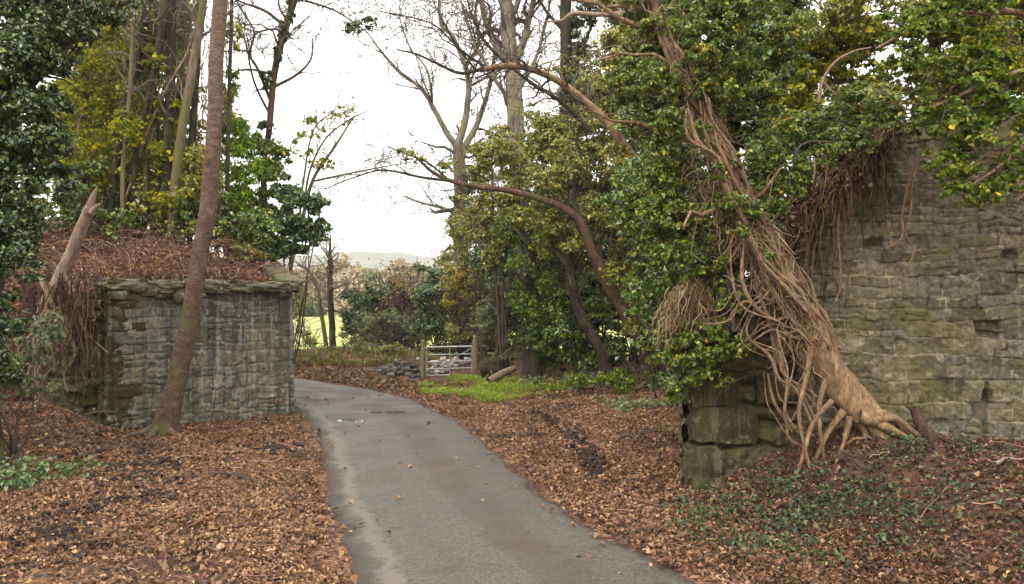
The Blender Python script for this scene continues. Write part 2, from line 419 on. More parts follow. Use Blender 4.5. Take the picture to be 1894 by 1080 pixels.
M['stone_left'] = stone_mat('streaked grey masonry', [(0, (.12, .115, .095)), (.5, (.21, .2, .16)), (1, (.32, .3, .24))], (.19, .175, .085), (.045, .045, .044), (.4, .39, .33), .85, .4, .5, .7)
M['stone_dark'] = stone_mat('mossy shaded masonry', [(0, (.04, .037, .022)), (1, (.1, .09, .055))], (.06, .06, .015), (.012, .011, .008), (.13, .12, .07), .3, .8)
M['stone_right'] = stone_mat('olive rubble masonry', [(0, (0.093, 0.081, 0.0462)), (.25, (0.158, 0.14, 0.084)), (.5, (0.223, 0.194, 0.118)), (.72, (0.177, 0.167, 0.13)), (.9, (0.279, 0.225, 0.134)), (1, (0.121, 0.108, 0.0756))], (0.149, 0.135, 0.042), (0.0372, 0.0324, 0.0202), (0.391, 0.342, 0.235), .25, .65, .72, .55)
M['stone_pier'] = stone_mat('mossy pier masonry', [(0, (.055, .048, .022)), (1, (.13, .11, .06))], (.085, .075, .018), (.016, .014, .008), (.22, .19, .12), .5, .7)
M['coping'] = stone_mat('mossy coping stone', [(0, (.16, .15, .1)), (1, (.3, .28, .2))], (.15, .145, .05), (.035, .033, .025), (.42, .4, .33), .3, .6)

# ------------------------------------------------------------------ road plan and ground height
def gpt(px, py):
    Y = CAMH * F / (py - HY); return ((px - CX) / F * Y, Y)
RL = [(1.3, -9), (.3, -2), (-.6, 3.2)] + [gpt(*q) for q in ((640, 1080), (622, 1000), (602, 920), (588, 850), (576, 800), (552, 765))] + [(-5.05, 18.7), (-6.05, 20.4), (-8.3, 22.3), (-12.5, 24.6), (-20, 27.5), (-32, 30)]
RR = [(5.2, -9), (4.1, -2), (2.95, 3.2)] + [gpt(*q) for q in ((1305, 1080), (1135, 1000), (1012, 920), (936, 850), (864, 790), (800, 755))] + [(-3.2, 21.3), (-4.9, 23.5), (-7.1, 25.9), (-12, 28.8), (-20, 31.8), (-32, 34)]
RL, RR = np.array(RL), np.array(RR)
ROADPOLY = np.vstack([RL, RR[::-1]])

def poly_sd(X, Y, poly):
    """signed distance, positive outside"""
    X = np.asarray(X, float); Y = np.asarray(Y, float)
    d = np.full(X.shape, 1e9); ins = np.zeros(X.shape, bool)
    for (x0, y0), (x1, y1) in zip(poly, np.roll(poly, -1, axis=0)):
        ex, ey = x1 - x0, y1 - y0
        tt = np.clip(((X - x0) * ex + (Y - y0) * ey) / (ex * ex + ey * ey + 1e-12), 0, 1)
        d = np.minimum(d, np.hypot(X - x0 - tt * ex, Y - y0 - tt * ey))
        c = (y0 > Y) != (y1 > Y)
        xs = x0 + (Y - y0) * ex / (ey if abs(ey) > 1e-12 else 1e-12)
        ins ^= c & (X < xs)
    return np.where(ins, -d, d)

W0, W1, W2, W3 = (-9.4, 15.9), (-7.2, 14.4), (-4.62, 17.0), (-6.75, 20.6)
LPOLY = np.array([W0, W1, W2, W3, (-10.5, 23), (-18, 26), (-40, 30), (-40, 9), (-14, 12.5), (-11, 15)])
V0, V1 = (2.12, 9.75), (7.2, 9.25)
RPOLY = np.array([(2.4, 10.1), (7.2, 9.6), (30, 7), (40, 24), (12, 20), (6.5, 16.5), (3.6, 13)])

def ground(X, Y):
    X = np.asarray(X, float); Y = np.asarray(Y, float)
    d = poly_sd(X, Y, ROADPOLY)
    n = fbm(X * .9, Y * .9, seed=3) * .1 + fbm(X * 3.5, Y * 3.5, seed=4) * .045
    far = sm(30, 42, Y)
    z = np.where(d > 0, .02 + .05 * sm(0, .8, d) + n * sm(.1, 1.2, d), -.05 + 0 * X)
    # left verge rising to the bank
    left = (X < -1) & (Y < 16)
    z = z + np.where(d > 0, 1, 0) * (.75 * sm(-6.4, -9.8, X) * sm(16.5, 13.5, Y) + .35 * sm(-3.8, -7, X) * sm(9.5, 5, Y))
    z = z + .35 * np.exp(-(((X + 7.7) / .7) ** 2 + ((Y - 13.4) / .8) ** 2))
    # right bank in front of the tall wall
    rb = sm(-.3, 1.2, X + (Y - 5) * -.12) * sm(13, 10.2, Y)
    z = z + np.where(d > 0, 1, 0) * rb * .7 * sm(.9, 3.4, d)
    z = z + .34 * np.exp(-(((X - 4.0) / .85) ** 2 + ((Y - 9.0) / .6) ** 2))
    # right verge under the trees
    z = z + np.where(d > 0, 1, 0) * sm(10, 13, Y) * sm(31, 24, Y) * np.where(X > -2, 1, 0) * .085 * np.clip(d - 1.6, 0, 9)
    # ditch along the right verge
    z = z - .12 * np.exp(-((d - 2.0 - .25 * np.sin(Y * 1.3)) / .2) ** 2) * sm(9.8, 11, Y) * sm(18, 16, Y) * (X > -1.5)
    # rough bank beyond the bend
    z = z + .5 * np.exp(-(((Y - 30.5 - .12 * X) / 2.0) ** 2)) * sm(-2.2, -4.5, X) * sm(-22, -14, X) * (d > 0)
    # embankments
    sl = -poly_sd(X, Y, LPOLY)
    wl = np.where(((X > -9.6) & (Y < 20.7)) | ((X > -13) & (Y > 18)), .12, 1.8)
    zl = 2.72 * np.where(wl < .5, sm(.08, .34, sl), sm(-wl, .1, sl)) + np.clip(sl, 0, 3.6) * .42 * (1 + n)
    z = np.where(zl > z, zl, z)
    sr = -poly_sd(X, Y, RPOLY)
    wr = np.where((Y < 10.6), .15, np.where(Y < 14, .7, 2.0))
    zr = (1.0 + 2.9 * sm(2.6, 4.6, X)) * np.where(wr < .5, sm(.0, .35, sr), sm(-wr, .35, sr)) + np.clip(sr, 0, 4) * .15
    z = np.where(zr > z, zr, z)
    z = z * (1 - far) + far * (-.06)
    return z

def gz(x, y): return float(ground(np.array([x]), np.array([y]))[0])

# ------------------------------------------------------------------ ground sheet
def axis(lo, hi, step, far_lo, far_hi):
    a = np.arange(lo, hi, step)
    def grow(s0, lim):
        o, s, x = [], s0, 0.0
        while x < lim: s *= 1.16; x += s; o.append(x)
        return np.array(o)
    return np.concatenate([lo - grow(step, lo - far_lo)[::-1], a, hi + grow(step, far_hi - hi)])
gx, gy = axis(-13, 12, .1, -1500, 1500), axis(-3, 33, .1, -60, 2500)
GX, GY = np.meshgrid(gx, gy, indexing='ij'); GZ = ground(GX, GY)
g = Geo(); nx, ny = GX.shape; I = np.arange(nx * ny).reshape(nx, ny)
gd = poly_sd(GX, GY, ROADPOLY)
g.add(np.stack([GX, GY, GZ], -1).reshape(-1, 3), Q=np.stack([I[:-1, :-1], I[1:, :-1], I[1:, 1:], I[:-1, 1:]], -1).reshape(-1, 4),
      green=sm(34, 40, GY), bank=(sm(1.5, 3, GX) * sm(10.5, 9, GY)))
t = NT('leaf strewn soil')
vor = t.n('ShaderNodeTexVoronoi', Scale=24.0, Vector=t.pos()); vor2 = t.n('ShaderNodeTexVoronoi', Scale=41.0, Vector=t.pos())
sep = t.n('ShaderNodeSeparateColor'); t.link(vor.outputs['Color'], sep.inputs[0])
lit = t.ramp(sep.outputs[0], [(0, (.03, .017, .012)), (.35, (.08, .04, .024)), (.7, (.17, .08, .042)), (1, (.26, .14, .075))])
n1 = t.noise(.9, 4); n2 = t.noise(12, 5)
soil = t.ramp(n2, [(.3, (.02, .014, .011)), (.7, (.07, .045, .033))])
col = t.mix(t.ramp(n1, [(.48, 0.), (.62, .8)]), lit, soil)
col = t.mix(t.math('MULTIPLY', t.attr('bank'), .6), col, t.ramp(n2, [(.3, (.03, .017, .012)), (.7, (.1, .055, .04))]))
col = t.mix(t.attr('green'), col, t.ramp(t.noise(.4, 4), [(.3, (.1, .14, .03)), (.7, (.2, .24, .05))]))
hh = t.math('ADD', vor2.outputs['Distance'], n2)
M['ground'] = t.done(t.principled(col, .9, .2, t.bump(hh, .6, .04)))
single('ground', g, M['ground'], 'brown leaf strewn earth verges, banks and land around the lane', 'ground', 'structure')

# ------------------------------------------------------------------ road
g = Geo()
rl, rr = resample(np.hstack([RL, RR]), 16)[:, :2], resample(np.hstack([RL, RR]), 16)[:, 2:]
NU = 44
u = np.linspace(0, 1, NU)[None, :, None]
rng = R(5)
edge = fbm(rl[:, 1] * 2.1, 0, seed=8) * .1; edge2 = fbm(rr[:, 1] * 2.1, 4, seed=9) * .12
dirv = norm(rr - rl)
RLn = rl + dirv * edge[:, None]; RRn = rr + dirv * edge2[:, None]
DIPS = [(*gpt(722, 766), .5, .26), (*gpt(652, 782), .34, .24)]
XY = RLn[:, None] * (1 - u) + RRn[:, None] * u
uu = np.broadcast_to(u[..., 0], XY.shape[:2])
zz = .012 + .045 * (1 - (2 * uu - 1) ** 2) + fbm(XY[..., 0] * .8, XY[..., 1] * .8, seed=12) * .012
for (px_, py_, ra, rb) in DIPS: zz -= .034 * np.exp(-(((XY[..., 0] - px_) / ra) ** 2 + ((XY[..., 1] - py_) / rb) ** 2)) * (1 + .5 * fbm(XY[..., 0] * 4, XY[..., 1] * 4, seed=77))
zz[:, 0] -= .07; zz[:, -1] -= .07
I = np.arange(XY.shape[0] * NU).reshape(-1, NU)
g.add(np.concatenate([XY, zz[..., None]], -1).reshape(-1, 3), Q=np.stack([I[:-1, :-1], I[:-1, 1:], I[1:, 1:], I[1:, :-1]], -1).reshape(-1, 4), across=uu.ravel())
t = NT('worn asphalt')
ac = t.attr('across')
nA = t.noise(85, 6, .75); nB = t.noise(.9, 5, .6); nC = t.noise(4, 6, .65); nS = t.noise(2.6, 6, .65, t.scaled((.45, 1.7, 1))); nP = t.noise(.6, 4, .6)
col = t.ramp(nA, [(.32, (0.0284, 0.0234, 0.0192)), (.5, (0.071, 0.0597, 0.0491)), (.7, (0.135, 0.116, 0.0958))])
col = t.mix(t.ramp(nB, [(.38, .0), (.66, .5)]), col, (0.114, 0.0997, 0.0857))
col = t.mix(t.ramp(nS, [(.5, 0.), (.7, .38)]), col, (0.0381, 0.0321, 0.0269))
nG = t.noise(17, 6, .75); nH = t.noise(42, 5, .8)
col = t.mix(t.ramp(nH, [(.4, .55), (.52, 0.)]), col, (0.0205, 0.0178, 0.0151))
col = t.mix(t.ramp(nH, [(.52, .0), (.64, .5)]), col, (0.186, 0.165, 0.143))
col = t.mix(t.ramp(nG, [(.34, .55), (.5, 0.)]), col, (0.0267, 0.0226, 0.0193))
col = t.mix(t.ramp(nG, [(.54, .0), (.68, .4)]), col, (0.153, 0.135, 0.117))
wob = t.math('ADD', ac, t.math('MULTIPLY', t.math('SUBTRACT', nC, .5), .14))
col = t.mix(t.ramp(wob, [(.26, 0.), (.33, .3), (.38, .0), (.5, .0), (.55, .45), (.68, .45), (.76, 0.)]), col, (0.0458, 0.0365, 0.0289))
col = t.mix(t.math('MULTIPLY', t.ramp(wob, [(.52, .0), (.58, .6), (.66, .6), (.72, 0.)]), t.ramp(nP, [(.5, 0.), (.62, 1.)])), col, (0.0648, 0.0424, 0.0276))
col = t.mix(t.ramp(wob, [(.085, 0.), (.115, .36), (.14, .36), (.175, .0)]), col, (0.186, 0.16, 0.141))
col = t.mix(t.ramp(wob, [(.05, .85), (.105, .0)]), col, (0.0343, 0.0248, 0.0193))
col = t.mix(t.ramp(wob, [(.93, .0), (1., .8)]), col, (0.0381, 0.0263, 0.0193))
rgh = t.ramp(nB, [(.4, .55), (.65, .82)])
M['road'] = t.done(t.principled(col, rgh, .35, t.bump(t.math('ADD', nA, t.math('MULTIPLY', nC, 2.)), .5, .012)))
single('road', g, M['road'], 'narrow grey asphalt lane curving left behind the streaked abutment', 'road', 'structure')

# puddles
t = NT('puddle water'); M['water'] = t.done(t.principled((.09, .085, .08), .04, .9))
def road_z(x, y):
    k = np.argmin(((XY - np.array([x, y])) ** 2).sum(-1)); return zz.ravel()[k]
for (px, py, a, b, lab) in ((722, 766, .55, .16, 'bright water filled pothole in the middle of the lane'), (652, 782, .36, .14, 'dim shallow puddle near the left edge of the lane')):
    x, y = gpt(px, py); g = Geo(); rng = R(px)
    an = np.linspace(0, 2 * math.pi, 40, endpoint=False)
    rr_ = 1 + .35 * fbm(np.cos(an) * 1.5, np.sin(an) * 1.5, seed=px)
    V = np.stack([x + np.cos(an) * a * rr_, y + np.sin(an) * b * rr_ * 2.2 - .5 * np.cos(an) * a, 0 * an], 1)
    V = np.vstack([V, [x, y, 0]]); 
    V[:, 2] = road_z(x, y) + .027
    g.add(V, T=[(i, (i + 1) % 40, 40) for i in range(40)])
    single('puddle', g, M['water'], lab, 'puddle', 'structure', smooth=False)

# ------------------------------------------------------------------ field, hills
g = Geo()
fx, fy = np.linspace(-95, 60, 60), np.linspace(40, 128, 60)
X, Y = np.meshgrid(fx, fy, indexing='ij'); I = np.arange(3600).reshape(60, 60)
g.add(np.stack([X, Y, .02 + fbm(X * .05, Y * .05, seed=20) * .25 + (Y - 40) * .004], -1).reshape(-1, 3), Q=np.stack([I[:-1, :-1], I[1:, :-1], I[1:, 1:], I[:-1, 1:]], -1).reshape(-1, 4))
t = NT('meadow grass')
col = t.ramp(t.noise(.35, 6, .65), [(.3, (.22, .26, .07)), (.7, (.36, .39, .13))])
M['field'] = t.done(t.principled(col, .9, .15, t.bump(t.noise(6, 4), .8, .1)))
single('field', g, M['field'], 'sunlit pale green meadow beyond the bend of the lane', 'field', 'structure')

def hill(name, label, Yc, dep, xs, top, cols, cs, seed):
    g = Geo(); n = 70
    X, V = np.meshgrid(np.linspace(*xs, 140), np.linspace(-1, 1.2, n), indexing='ij')
    prof = top(X); z = prof * np.clip(1 - V ** 2 * .9, -.2, 1) * (1 + .1 * fbm(X / dep * 6, V * 3, seed=seed)) + fbm(X / dep * 40, V * 20, seed=seed + 1) * prof * .03
    I = np.arange(140 * n).reshape(140, n)
    g.add(np.stack([X, Yc + V * dep, z - 1], -1).reshape(-1, 3), Q=np.stack([I[:-1, :-1], I[1:, :-1], I[1:, 1:], I[:-1, 1:]], -1).reshape(-1, 4))
    t = NT(name); col = t.ramp(t.noise(cs, 6, .7), cols)
    single(name, g, t.done(t.principled(col, .95, .1)), label, 'hill', 'structure')
hill('hill', 'low brown wooded hill above the far meadow', 330, 120, (-260, 120), lambda X: 12 * np.exp(-((X + 74) / 34) ** 2) + 6 * np.exp(-((X + 20) / 60) ** 2) + 3, [(.35, (.1, .085, .05)), (.6, (.24, .17, .09)), (.75, (.18, .17, .07))], .12, 41)
hill('distant_hill', 'faint blue distant hill on the skyline', 1500, 420, (-1300, 900), lambda X: 56 * np.exp(-((X + 215) / 230) ** 2) + 40 * np.exp(-((X + 600) / 300) ** 2) + 30, [(.35, (.07, .085, .06)), (.65, (.15, .15, .085))], .02, 47)

# ------------------------------------------------------------------ masonry
def wall_face(geo, A, B, zb, top, sw, sh, seed, cell=.022, depth=.05, missing=.02, thick=.5, holes=(), rough=.03, edge=.03, batter=0.0, back=True, warp=1.0, split=.3, fine=.0):
    rng = R(seed); A = np.array(A); B = np.array(B); L = np.linalg.norm(B - A); t = (B - A) / L; n = np.array([t[1], -t[0]])
    H = max(top(np.linspace(0, L, 50)))
    nu, nv = int(L / cell) + 1, int((H - zb) / cell) + 1
    u, v = np.meshgrid(np.linspace(0, L, nu), np.linspace(zb, H, nv), indexing='ij')
    uw = u + fbm(u * 2.2, v * 2.2, seed=seed) * .10 * warp * sw / .4 + fbm(u * 7, v * 7, seed=seed + 3) * .025
    vw = v + fbm(u * 1.7, v * 1.7, 4, seed=seed + 1) * .11 * warp * sh / .22 + fbm(u * 7, v * 7, 7, seed=seed + 4) * .02
    hs = [zb - .4]
    while hs[-1] < H + .5: hs.append(hs[-1] + sh * rng.uniform(.6, 1.45))
    hs = np.array(hs); ci = np.clip(np.searchsorted(hs, vw) - 1, 0, len(hs) - 2)
    dv = np.minimum(vw - hs[ci], hs[ci + 1] - vw); du = np.zeros_like(u); off = np.zeros_like(u); rnd = np.zeros_like(u); tilt = np.zeros_like(u)
    for c in range(len(hs) - 1):
        m = ci == c
        if not m.any(): continue
        bs = [-.6 * rng.uniform()]
        hh = hs[c + 1] - hs[c]
        while bs[-1] < L + .6: bs.append(bs[-1] + sw * rng.uniform(.4, 1.7))
        bs = np.array(bs); k = np.clip(np.searchsorted(bs, uw[m]) - 1, 0, len(bs) - 2)
        du[m] = np.minimum(uw[m] - bs[k], bs[k + 1] - uw[m])
        ro = rng.normal(0, .009, len(bs)); ro[rng.uniform(size=len(bs)) < missing] = -.12
        off[m] = ro[k]; rnd[m] = rng.uniform(size=len(bs))[k]
        tl = rng.normal(0, .05, len(bs))[k]; tilt[m] = tl * ((uw[m] - bs[k]) - (bs[k + 1] - bs[k]) / 2)
        # some tall stones are split into two thin ones
        sp = (rng.uniform(size=len(bs)) < split)[k]; mid = (hs[c] + hh * rng.uniform(.4, .6))
        d2 = np.abs(vw[m] - mid); dv[m] = np.where(sp, np.minimum(dv[m], d2), dv[m])
        rnd[m] = np.where(sp & (vw[m] > mid), (rnd[m] + .37) % 1, rnd[m])
    e = np.minimum(du, dv) + fbm(u * 16, v * 16, seed=seed + 6) * .012
    pr = sm(-.002, edge, e)
    disp = pr * (depth + off + tilt) + fbm(u * 9, v * 9, seed=seed + 7) * rough * (.4 + pr) + fbm(u * 1.2, v * 1.2, seed=seed + 8) * .05
    for (hu, hv, ru, rv, dd) in holes: disp = disp - dd * np.clip(1.3 - ((u - hu) / ru) ** 2 - ((v - hv) / rv) ** 2 + fbm(u * 6, v * 6, seed=seed + 11) * .9, 0, 1)
    if fine: disp = disp + fine * fbm(u * 26, v * 26, seed=seed + 15) + fine * 1.3 * np.abs(fbm(u * 13, v * 13, 3, seed=seed + 16)) * pr
    disp = disp - batter * (v - zb)
    Pp = np.stack([A[0] + t[0] * u + n[0] * disp, A[1] + t[1] * u + n[1] * disp, v], -1)
    I = np.arange(nu * nv).reshape(nu, nv)
    Q = np.stack([I[:-1, :-1], I[1:, :-1], I[1:, 1:], I[:-1, 1:]], -1)
    keep = (v[:-1, :-1] < top(u[:-1, :-1]))
    geo.add(Pp.reshape(-1, 3), Q=Q[keep], rnd=rnd.ravel(), mort=(1 - pr).ravel())
    if back:
        us = np.linspace(0.03, L - .03, 60); tp = top(us) - .03
        K = 60; base = np.stack([A[0] + t[0] * us, A[1] + t[1] * us], 1)
        fb = base - n * .12; bb = base - n * thick
        V = np.vstack([np.c_[fb, np.full(K, zb - .3)], np.c_[fb, tp], np.c_[bb, tp], np.c_[bb, np.full(K, zb - .3)]])
        q = []
        for r in range(4):
            a = r * K; b = ((r + 1) % 4) * K
            q += [(a + i, a + i + 1, b + i + 1, b + i) for i in range(K - 1)]
        q += [(0, K, 2 * K, 3 * K), (K - 1, 4 * K - 1, 3 * K - 1, 2 * K - 1)]
        geo.add(V, Q=q, rnd=np.full(len(V), .5), mort=np.full(len(V), .6))
    return t, n, L

T1 = Thing('stone_abutment', 'grey stone abutment with pale vertical drip stains and overhanging coping', 'wall', (*W1, gz(W1[0] + .1, W1[1] - .3)))
g = Geo(); tL, nL, LL = wall_face(g, W1, W2, -.25, lambda u: 2.62 + 0 * u, .36, .2, 101, thick=.6, depth=.035, edge=.022)
T1.part('front_masonry', g, M['stone_left'])
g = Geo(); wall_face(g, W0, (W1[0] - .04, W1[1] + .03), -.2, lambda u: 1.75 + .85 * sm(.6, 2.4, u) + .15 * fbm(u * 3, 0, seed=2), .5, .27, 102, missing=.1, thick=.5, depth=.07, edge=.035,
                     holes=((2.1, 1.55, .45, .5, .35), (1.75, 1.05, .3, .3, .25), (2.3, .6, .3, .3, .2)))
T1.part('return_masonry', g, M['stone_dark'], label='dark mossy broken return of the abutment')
g = Geo(); wall_face(g, (W2[0] - .02, W2[1] + .03), W3, -.2, lambda u: 2.62 + .3 * u, .5, .27, 103, thick=.5)
T1.part('wing_masonry', g, M['stone_left'])
g = Geo(); rng = R(6); u0 = -.05
while u0 < LL + .05:
    w = rng.uniform(.45, .95); w = min(w, LL + .16 - u0)
    if w < .2: break
    ov = .1 if u0 > 1.6 else .02
    c = np.array(W1) + tL * (u0 + w / 2) + nL * (-.2 + ov + rng.uniform(-.03, .03))
    hgt = rng.uniform(.2, .27)
    rock(g, (c[0], c[1], 2.62 + hgt / 2 + rng.uniform(-.03, .01)), (w * 1.0, .72, hgt), rng, 12, .24, .72, math.atan2(tL[1], tL[0]) + rng.normal(0, .02), rng.normal(0, .015))
    u0 += w
for k in range(26):
    c = np.array(W1) + tL * rng.uniform(.0, 1.0) ** (1 if k < 12 else .5) * (1.6 if k < 12 else 3.6) + nL * rng.uniform(-.1, .08)
    rock(g, (c[0], c[1], 2.5 + rng.uniform(-.05, .25)), (rng.uniform(.15, .4), .3, rng.uniform(.1, .2)), rng, 6, .25, .5, rng.uniform(0, 3))
g.A = {}; g.add(np.zeros((0, 3)))
T1.part('coping', g, M['coping'])
g = Geo(); a, b = np.array([W2[0], W2[1], 2.78]), np.array([W3[0], W3[1], 3.75]); d = (b - a)
for k in range(5):
    c = a + d * (k + .5) / 5
    rock(g, c, (np.linalg.norm(d) / 5 * 1.01, .5, .2), rng, 8, .1, .85, math.atan2(d[1], d[0]), -math.atan2(d[2], np.hypot(d[0], d[1])))
T1.part('raking_coping', g, M['coping'])
def quoin(corner, dirs, mat, label, seed, w, out):
    rng = R(seed); g = Geo(); z = -.12; k = 0
    while z < 2.45:
        h = rng.uniform(.17, .32); ln = (.62 if k % 2 else .34) * rng.uniform(.8, 1.2)
        c = np.array(corner) + np.array(dirs) * (ln / 2 - out)
        rock(g, (c[0] - nL[0] * .13, c[1] - nL[1] * .13, z + h / 2), (ln, .34, h * .97), rng, 9, .12, .86, math.atan2(dirs[1], dirs[0]) + rng.normal(0, .03), rng.normal(0, .02)); z += h; k += 1
    T1.part('quoin_stack', g, M[mat], label=label)
quoin(W2, -tL, 'stone_left', None, 71, .5, .05)
quoin(W1, tL, 'stone_pier', 'mossy corner stones at the broken end', 72, .5, .04)

LR = np.linalg.norm(np.array(V1) - np.array(V0))
def rtop(u):
    return 2.35 + 1.0 * sm(.7, 1.5, u) + 1.15 * sm(1.5, 2.5, u) + .35 * sm(2.4, 5, u) + .12 * fbm(np.asarray(u) * 4, 0, seed=66)
T2 = Thing('ruined_stone_wall', 'tall olive rubble stone wall behind the root tangled trunk', 'wall', (*V0, gz(V0[0], V0[1] - .3)))
PIER = 1.25
tR = norm(np.array(V1) - np.array(V0)); Vp = tuple(np.array(V0) + tR * PIER)
g = Geo(); wall_face(g, Vp, V1, -.1, lambda u: rtop(u + PIER), .29, .2, 201, thick=.6, depth=.019, edge=.014, missing=.012, rough=.024, cell=.0125, warp=.8, split=.3, fine=.011,
                     holes=((2.15, 1.18, .05, .3, .2), (.9, 3.1, .12, .08, .12), (2.4, 2.95, .1, .07, .1)))
T2.part('rubble_masonry', g, M['stone_right'])
g = Geo(); wall_face(g, V0, (Vp[0] + .02, Vp[1] - .02), -.2, lambda u: rtop(u), .75, .42, 202, thick=.6, depth=.1, edge=.05, missing=.0, rough=.06, cell=.02)
wall_face(g, (V0[0] + .12, V0[1] + .75), (V0[0], V0[1] + .02), -.2, lambda u: 2.3 + 0 * u, .7, .42, 203, thick=.4, depth=.08, edge=.05, cell=.02, back=False)
T2.part('pier_masonry', g, M['stone_pier'], label='mossy dark end pier of larger blocks')
g = Geo(); rng = R(23)
for (dx, dy, z, w, d_, h) in ((.25, .12, .12, .55, .5, .5), (.18, .14, .52, .42, .5, .36), (.4, .16, .95, .8, .45, .42), (.3, .17, 1.38, .6, .4, .4)):
    rock(g, (V0[0] + dx, V0[1] + dy - .14, z), (w, d_, h), rng, 10, .16, .75, rng.normal(0, .06), rng.normal(0, .04))
T2.part('quoins', g, M['stone_pier'])

# ------------------------------------------------------------------ generic plants
def path(pts, Y):
    return np.array([P(q[0], q[1], q[2] if len(q) > 2 else Y) for q in pts])

def root_at(px, py, Y):
    """point on the ground below a sketch point at depth Y"""
    p = P(px, py, Y); return np.array([p[0], p[1], gz(p[0], p[1])])

def tree(name, label, cat, Y, trunk, rpx, bark, seed, foot=None, limbs=(), lbark=None, crown_=None, leaf='ivy', size=.07, cov=3.0, levels=(), twig='twig_dark', flare=.35,
         group=None, sides=12, ckw=None, crown2=None, leaf2=None, size2=None, cov2=3.0, bump=.1, wob=.2, fname='crown', width=.8, tfrac=.33):
    rng = R(seed)
    tp = path(trunk, Y); tr = np.array([r * (q[2] if len(q) > 2 else Y) / F for r, q in zip(rpx, trunk)])
    ft = root_at(*foot) if foot else np.array([tp[0][0], tp[0][1], gz(tp[0][0], tp[0][1])])
    if ft[2] < tp[0][2] - .05:
        tp = np.vstack([ft - [0, 0, .12], tp]); tr = np.concatenate([[tr[0] * 1.08], tr])
    else: tp[0] = ft - [0, 0, .12] if not foot else tp[0]
    T = Thing(name, label, cat, ft, group)
    g = Geo(); trunk_geo(g, tp, tr, seed, sides, bump=bump, flare=flare, wob=wob)
    paths, rads = [], []
    pr = resample(np.hstack([tp, tr[:, None]]), 6); k0 = int(len(pr) * tfrac)
    paths.append(pr[k0:, :3]); rads.append(pr[k0:, 3])
    T.part('trunk', g, M[bark])
    if limbs:
        for i, (pts, r0, r1) in enumerate(limbs):
            g = Geo(); lp = path(pts, Y); lr = np.linspace(r0, r1, len(lp)) * Y / F
            trunk_geo(g, lp, lr, seed + 31 + i, 8, k=6, bump=bump * .8, wob=.5)
            pr = resample(np.hstack([lp, lr[:, None]]), 5); paths.append(pr[:, :3]); rads.append(pr[:, 3])
            T.part('limb', g, M[lbark or bark])
    if levels:
        g = Geo(); fan(g, paths, rads, rng, levels); T.part('twigs', g, M[twig])
    if crown_:
        g = Geo(); crown(g, crown_, size, rng, cov, width=width, **(ckw or {})); T.part(fname, g, M[leaf], smooth=False)
    if crown2:
        g = Geo(); crown(g, crown2, size2 or size, rng, cov2, width=width, **(ckw or {})); T.part('foliage', g, M[leaf2 or leaf], smooth=False)
    return T

def bush(name, label, cat, px, Y, blobs, leaf, size, seed, cov=3.0, stems=7, foot=None, bark='twig_dark', group=None, levels=None, py=600, width=.8, r=.02, **ckw):
    rng = R(seed); ft = root_at(px, py, Y) if foot is None else np.array(foot); T = Thing(name, label, cat, ft, group)
    bl = PB(blobs); K = 7; PT, RD = np.zeros((stems, K, 3)), np.zeros((stems, K))
    for i in range(stems):
        c, rr_ = bl[i % len(bl)]
        end = c + rng.normal(size=3) * rr_ * .4; st = ft + np.array([rng.normal() * .12, rng.normal() * .12, -.08])
        tt = np.linspace(0, 1, K)[:, None]; mid = (st + end) / 2 + rng.normal(size=3) * .25 + [0, 0, .2]
        PT[i] = (1 - tt) ** 2 * st + 2 * tt * (1 - tt) * mid + tt ** 2 * end
        RD[i] = np.linspace(r, r * .35, K) * rng.uniform(.7, 1.3)
    g = Geo(); tubes(g, PT, RD, 6)
    fan(g, list(PT), list(RD), rng, levels or [(stems * 5, .6 * Y / 20, .8, .2)])
    T.part('stems', g, M[bark])
    g = Geo(); crown(g, blobs, size, rng, cov, width=width, **ckw); T.part('foliage', g, M[leaf], smooth=False)
    return T

HAZE = .00038
# ------------------------------------------------------------------ trees and shrubs, left side
# leaning trunk in front of the abutment
tree('leaning_tree', 'bare reddish trunk leaning in front of the streaked abutment', 'tree', 14.5,
     [(300, 806, 14.4), (318, 740, 14.4), (340, 645, 14.45), (358, 550, 14.5), (372, 460, 14.6), (386, 370, 14.7), (396, 230, 14.8), (401, 100, 15), (408, -20, 15.2), (416, -260, 15.6), (425, -520, 16)],
     [22, 18, 17, 16, 15, 14.5, 13.5, 13, 12.5, 9, 6], 'bark_brown', 301, flare=.22, bump=.06, wob=.1, sides=18,
     limbs=[([(414, -150, 15.5), (480, -260, 15.2), (560, -330, 15)], 6, 3), ([(420, -330, 15.7), (350, -450, 15.5), (300, -520, 15.4)], 6, 3)],
     levels=[(14, 1.3, .6, .2), (60, .6, .7, .1)], tfrac=.86)
LT = bpy.data.objects['leaning_tree']; lb = np.array(LT.location)
for q, (dx, dy, r_) in enumerate(((-.38, -.2, .085), (.35, -.25, .09), (-.05, -.42, .08), (.3, .2, .07), (-.42, .12, .07))):
    g = Geo(); e = np.array([lb[0] + dx, lb[1] + dy]); dx *= 1.5; dy *= 1.5; e = np.array([lb[0] + dx, lb[1] + dy]); st = lb + [dx * .08 + .03, dy * .08, .22]; md = lb + [dx * .45, dy * .45, .05]
    trunk_geo(g, [st, md, (e[0], e[1], gz(*e) - .03)], [r_ * .9, r_ * .75, r_ * .3], 3060 + q, 9, k=6, bump=.15, wob=.3)
    o = bpy.data.objects.new('root', g.mesh('root', M['bark_brown'], True, lb)); COL.objects.link(o); o.parent = LT
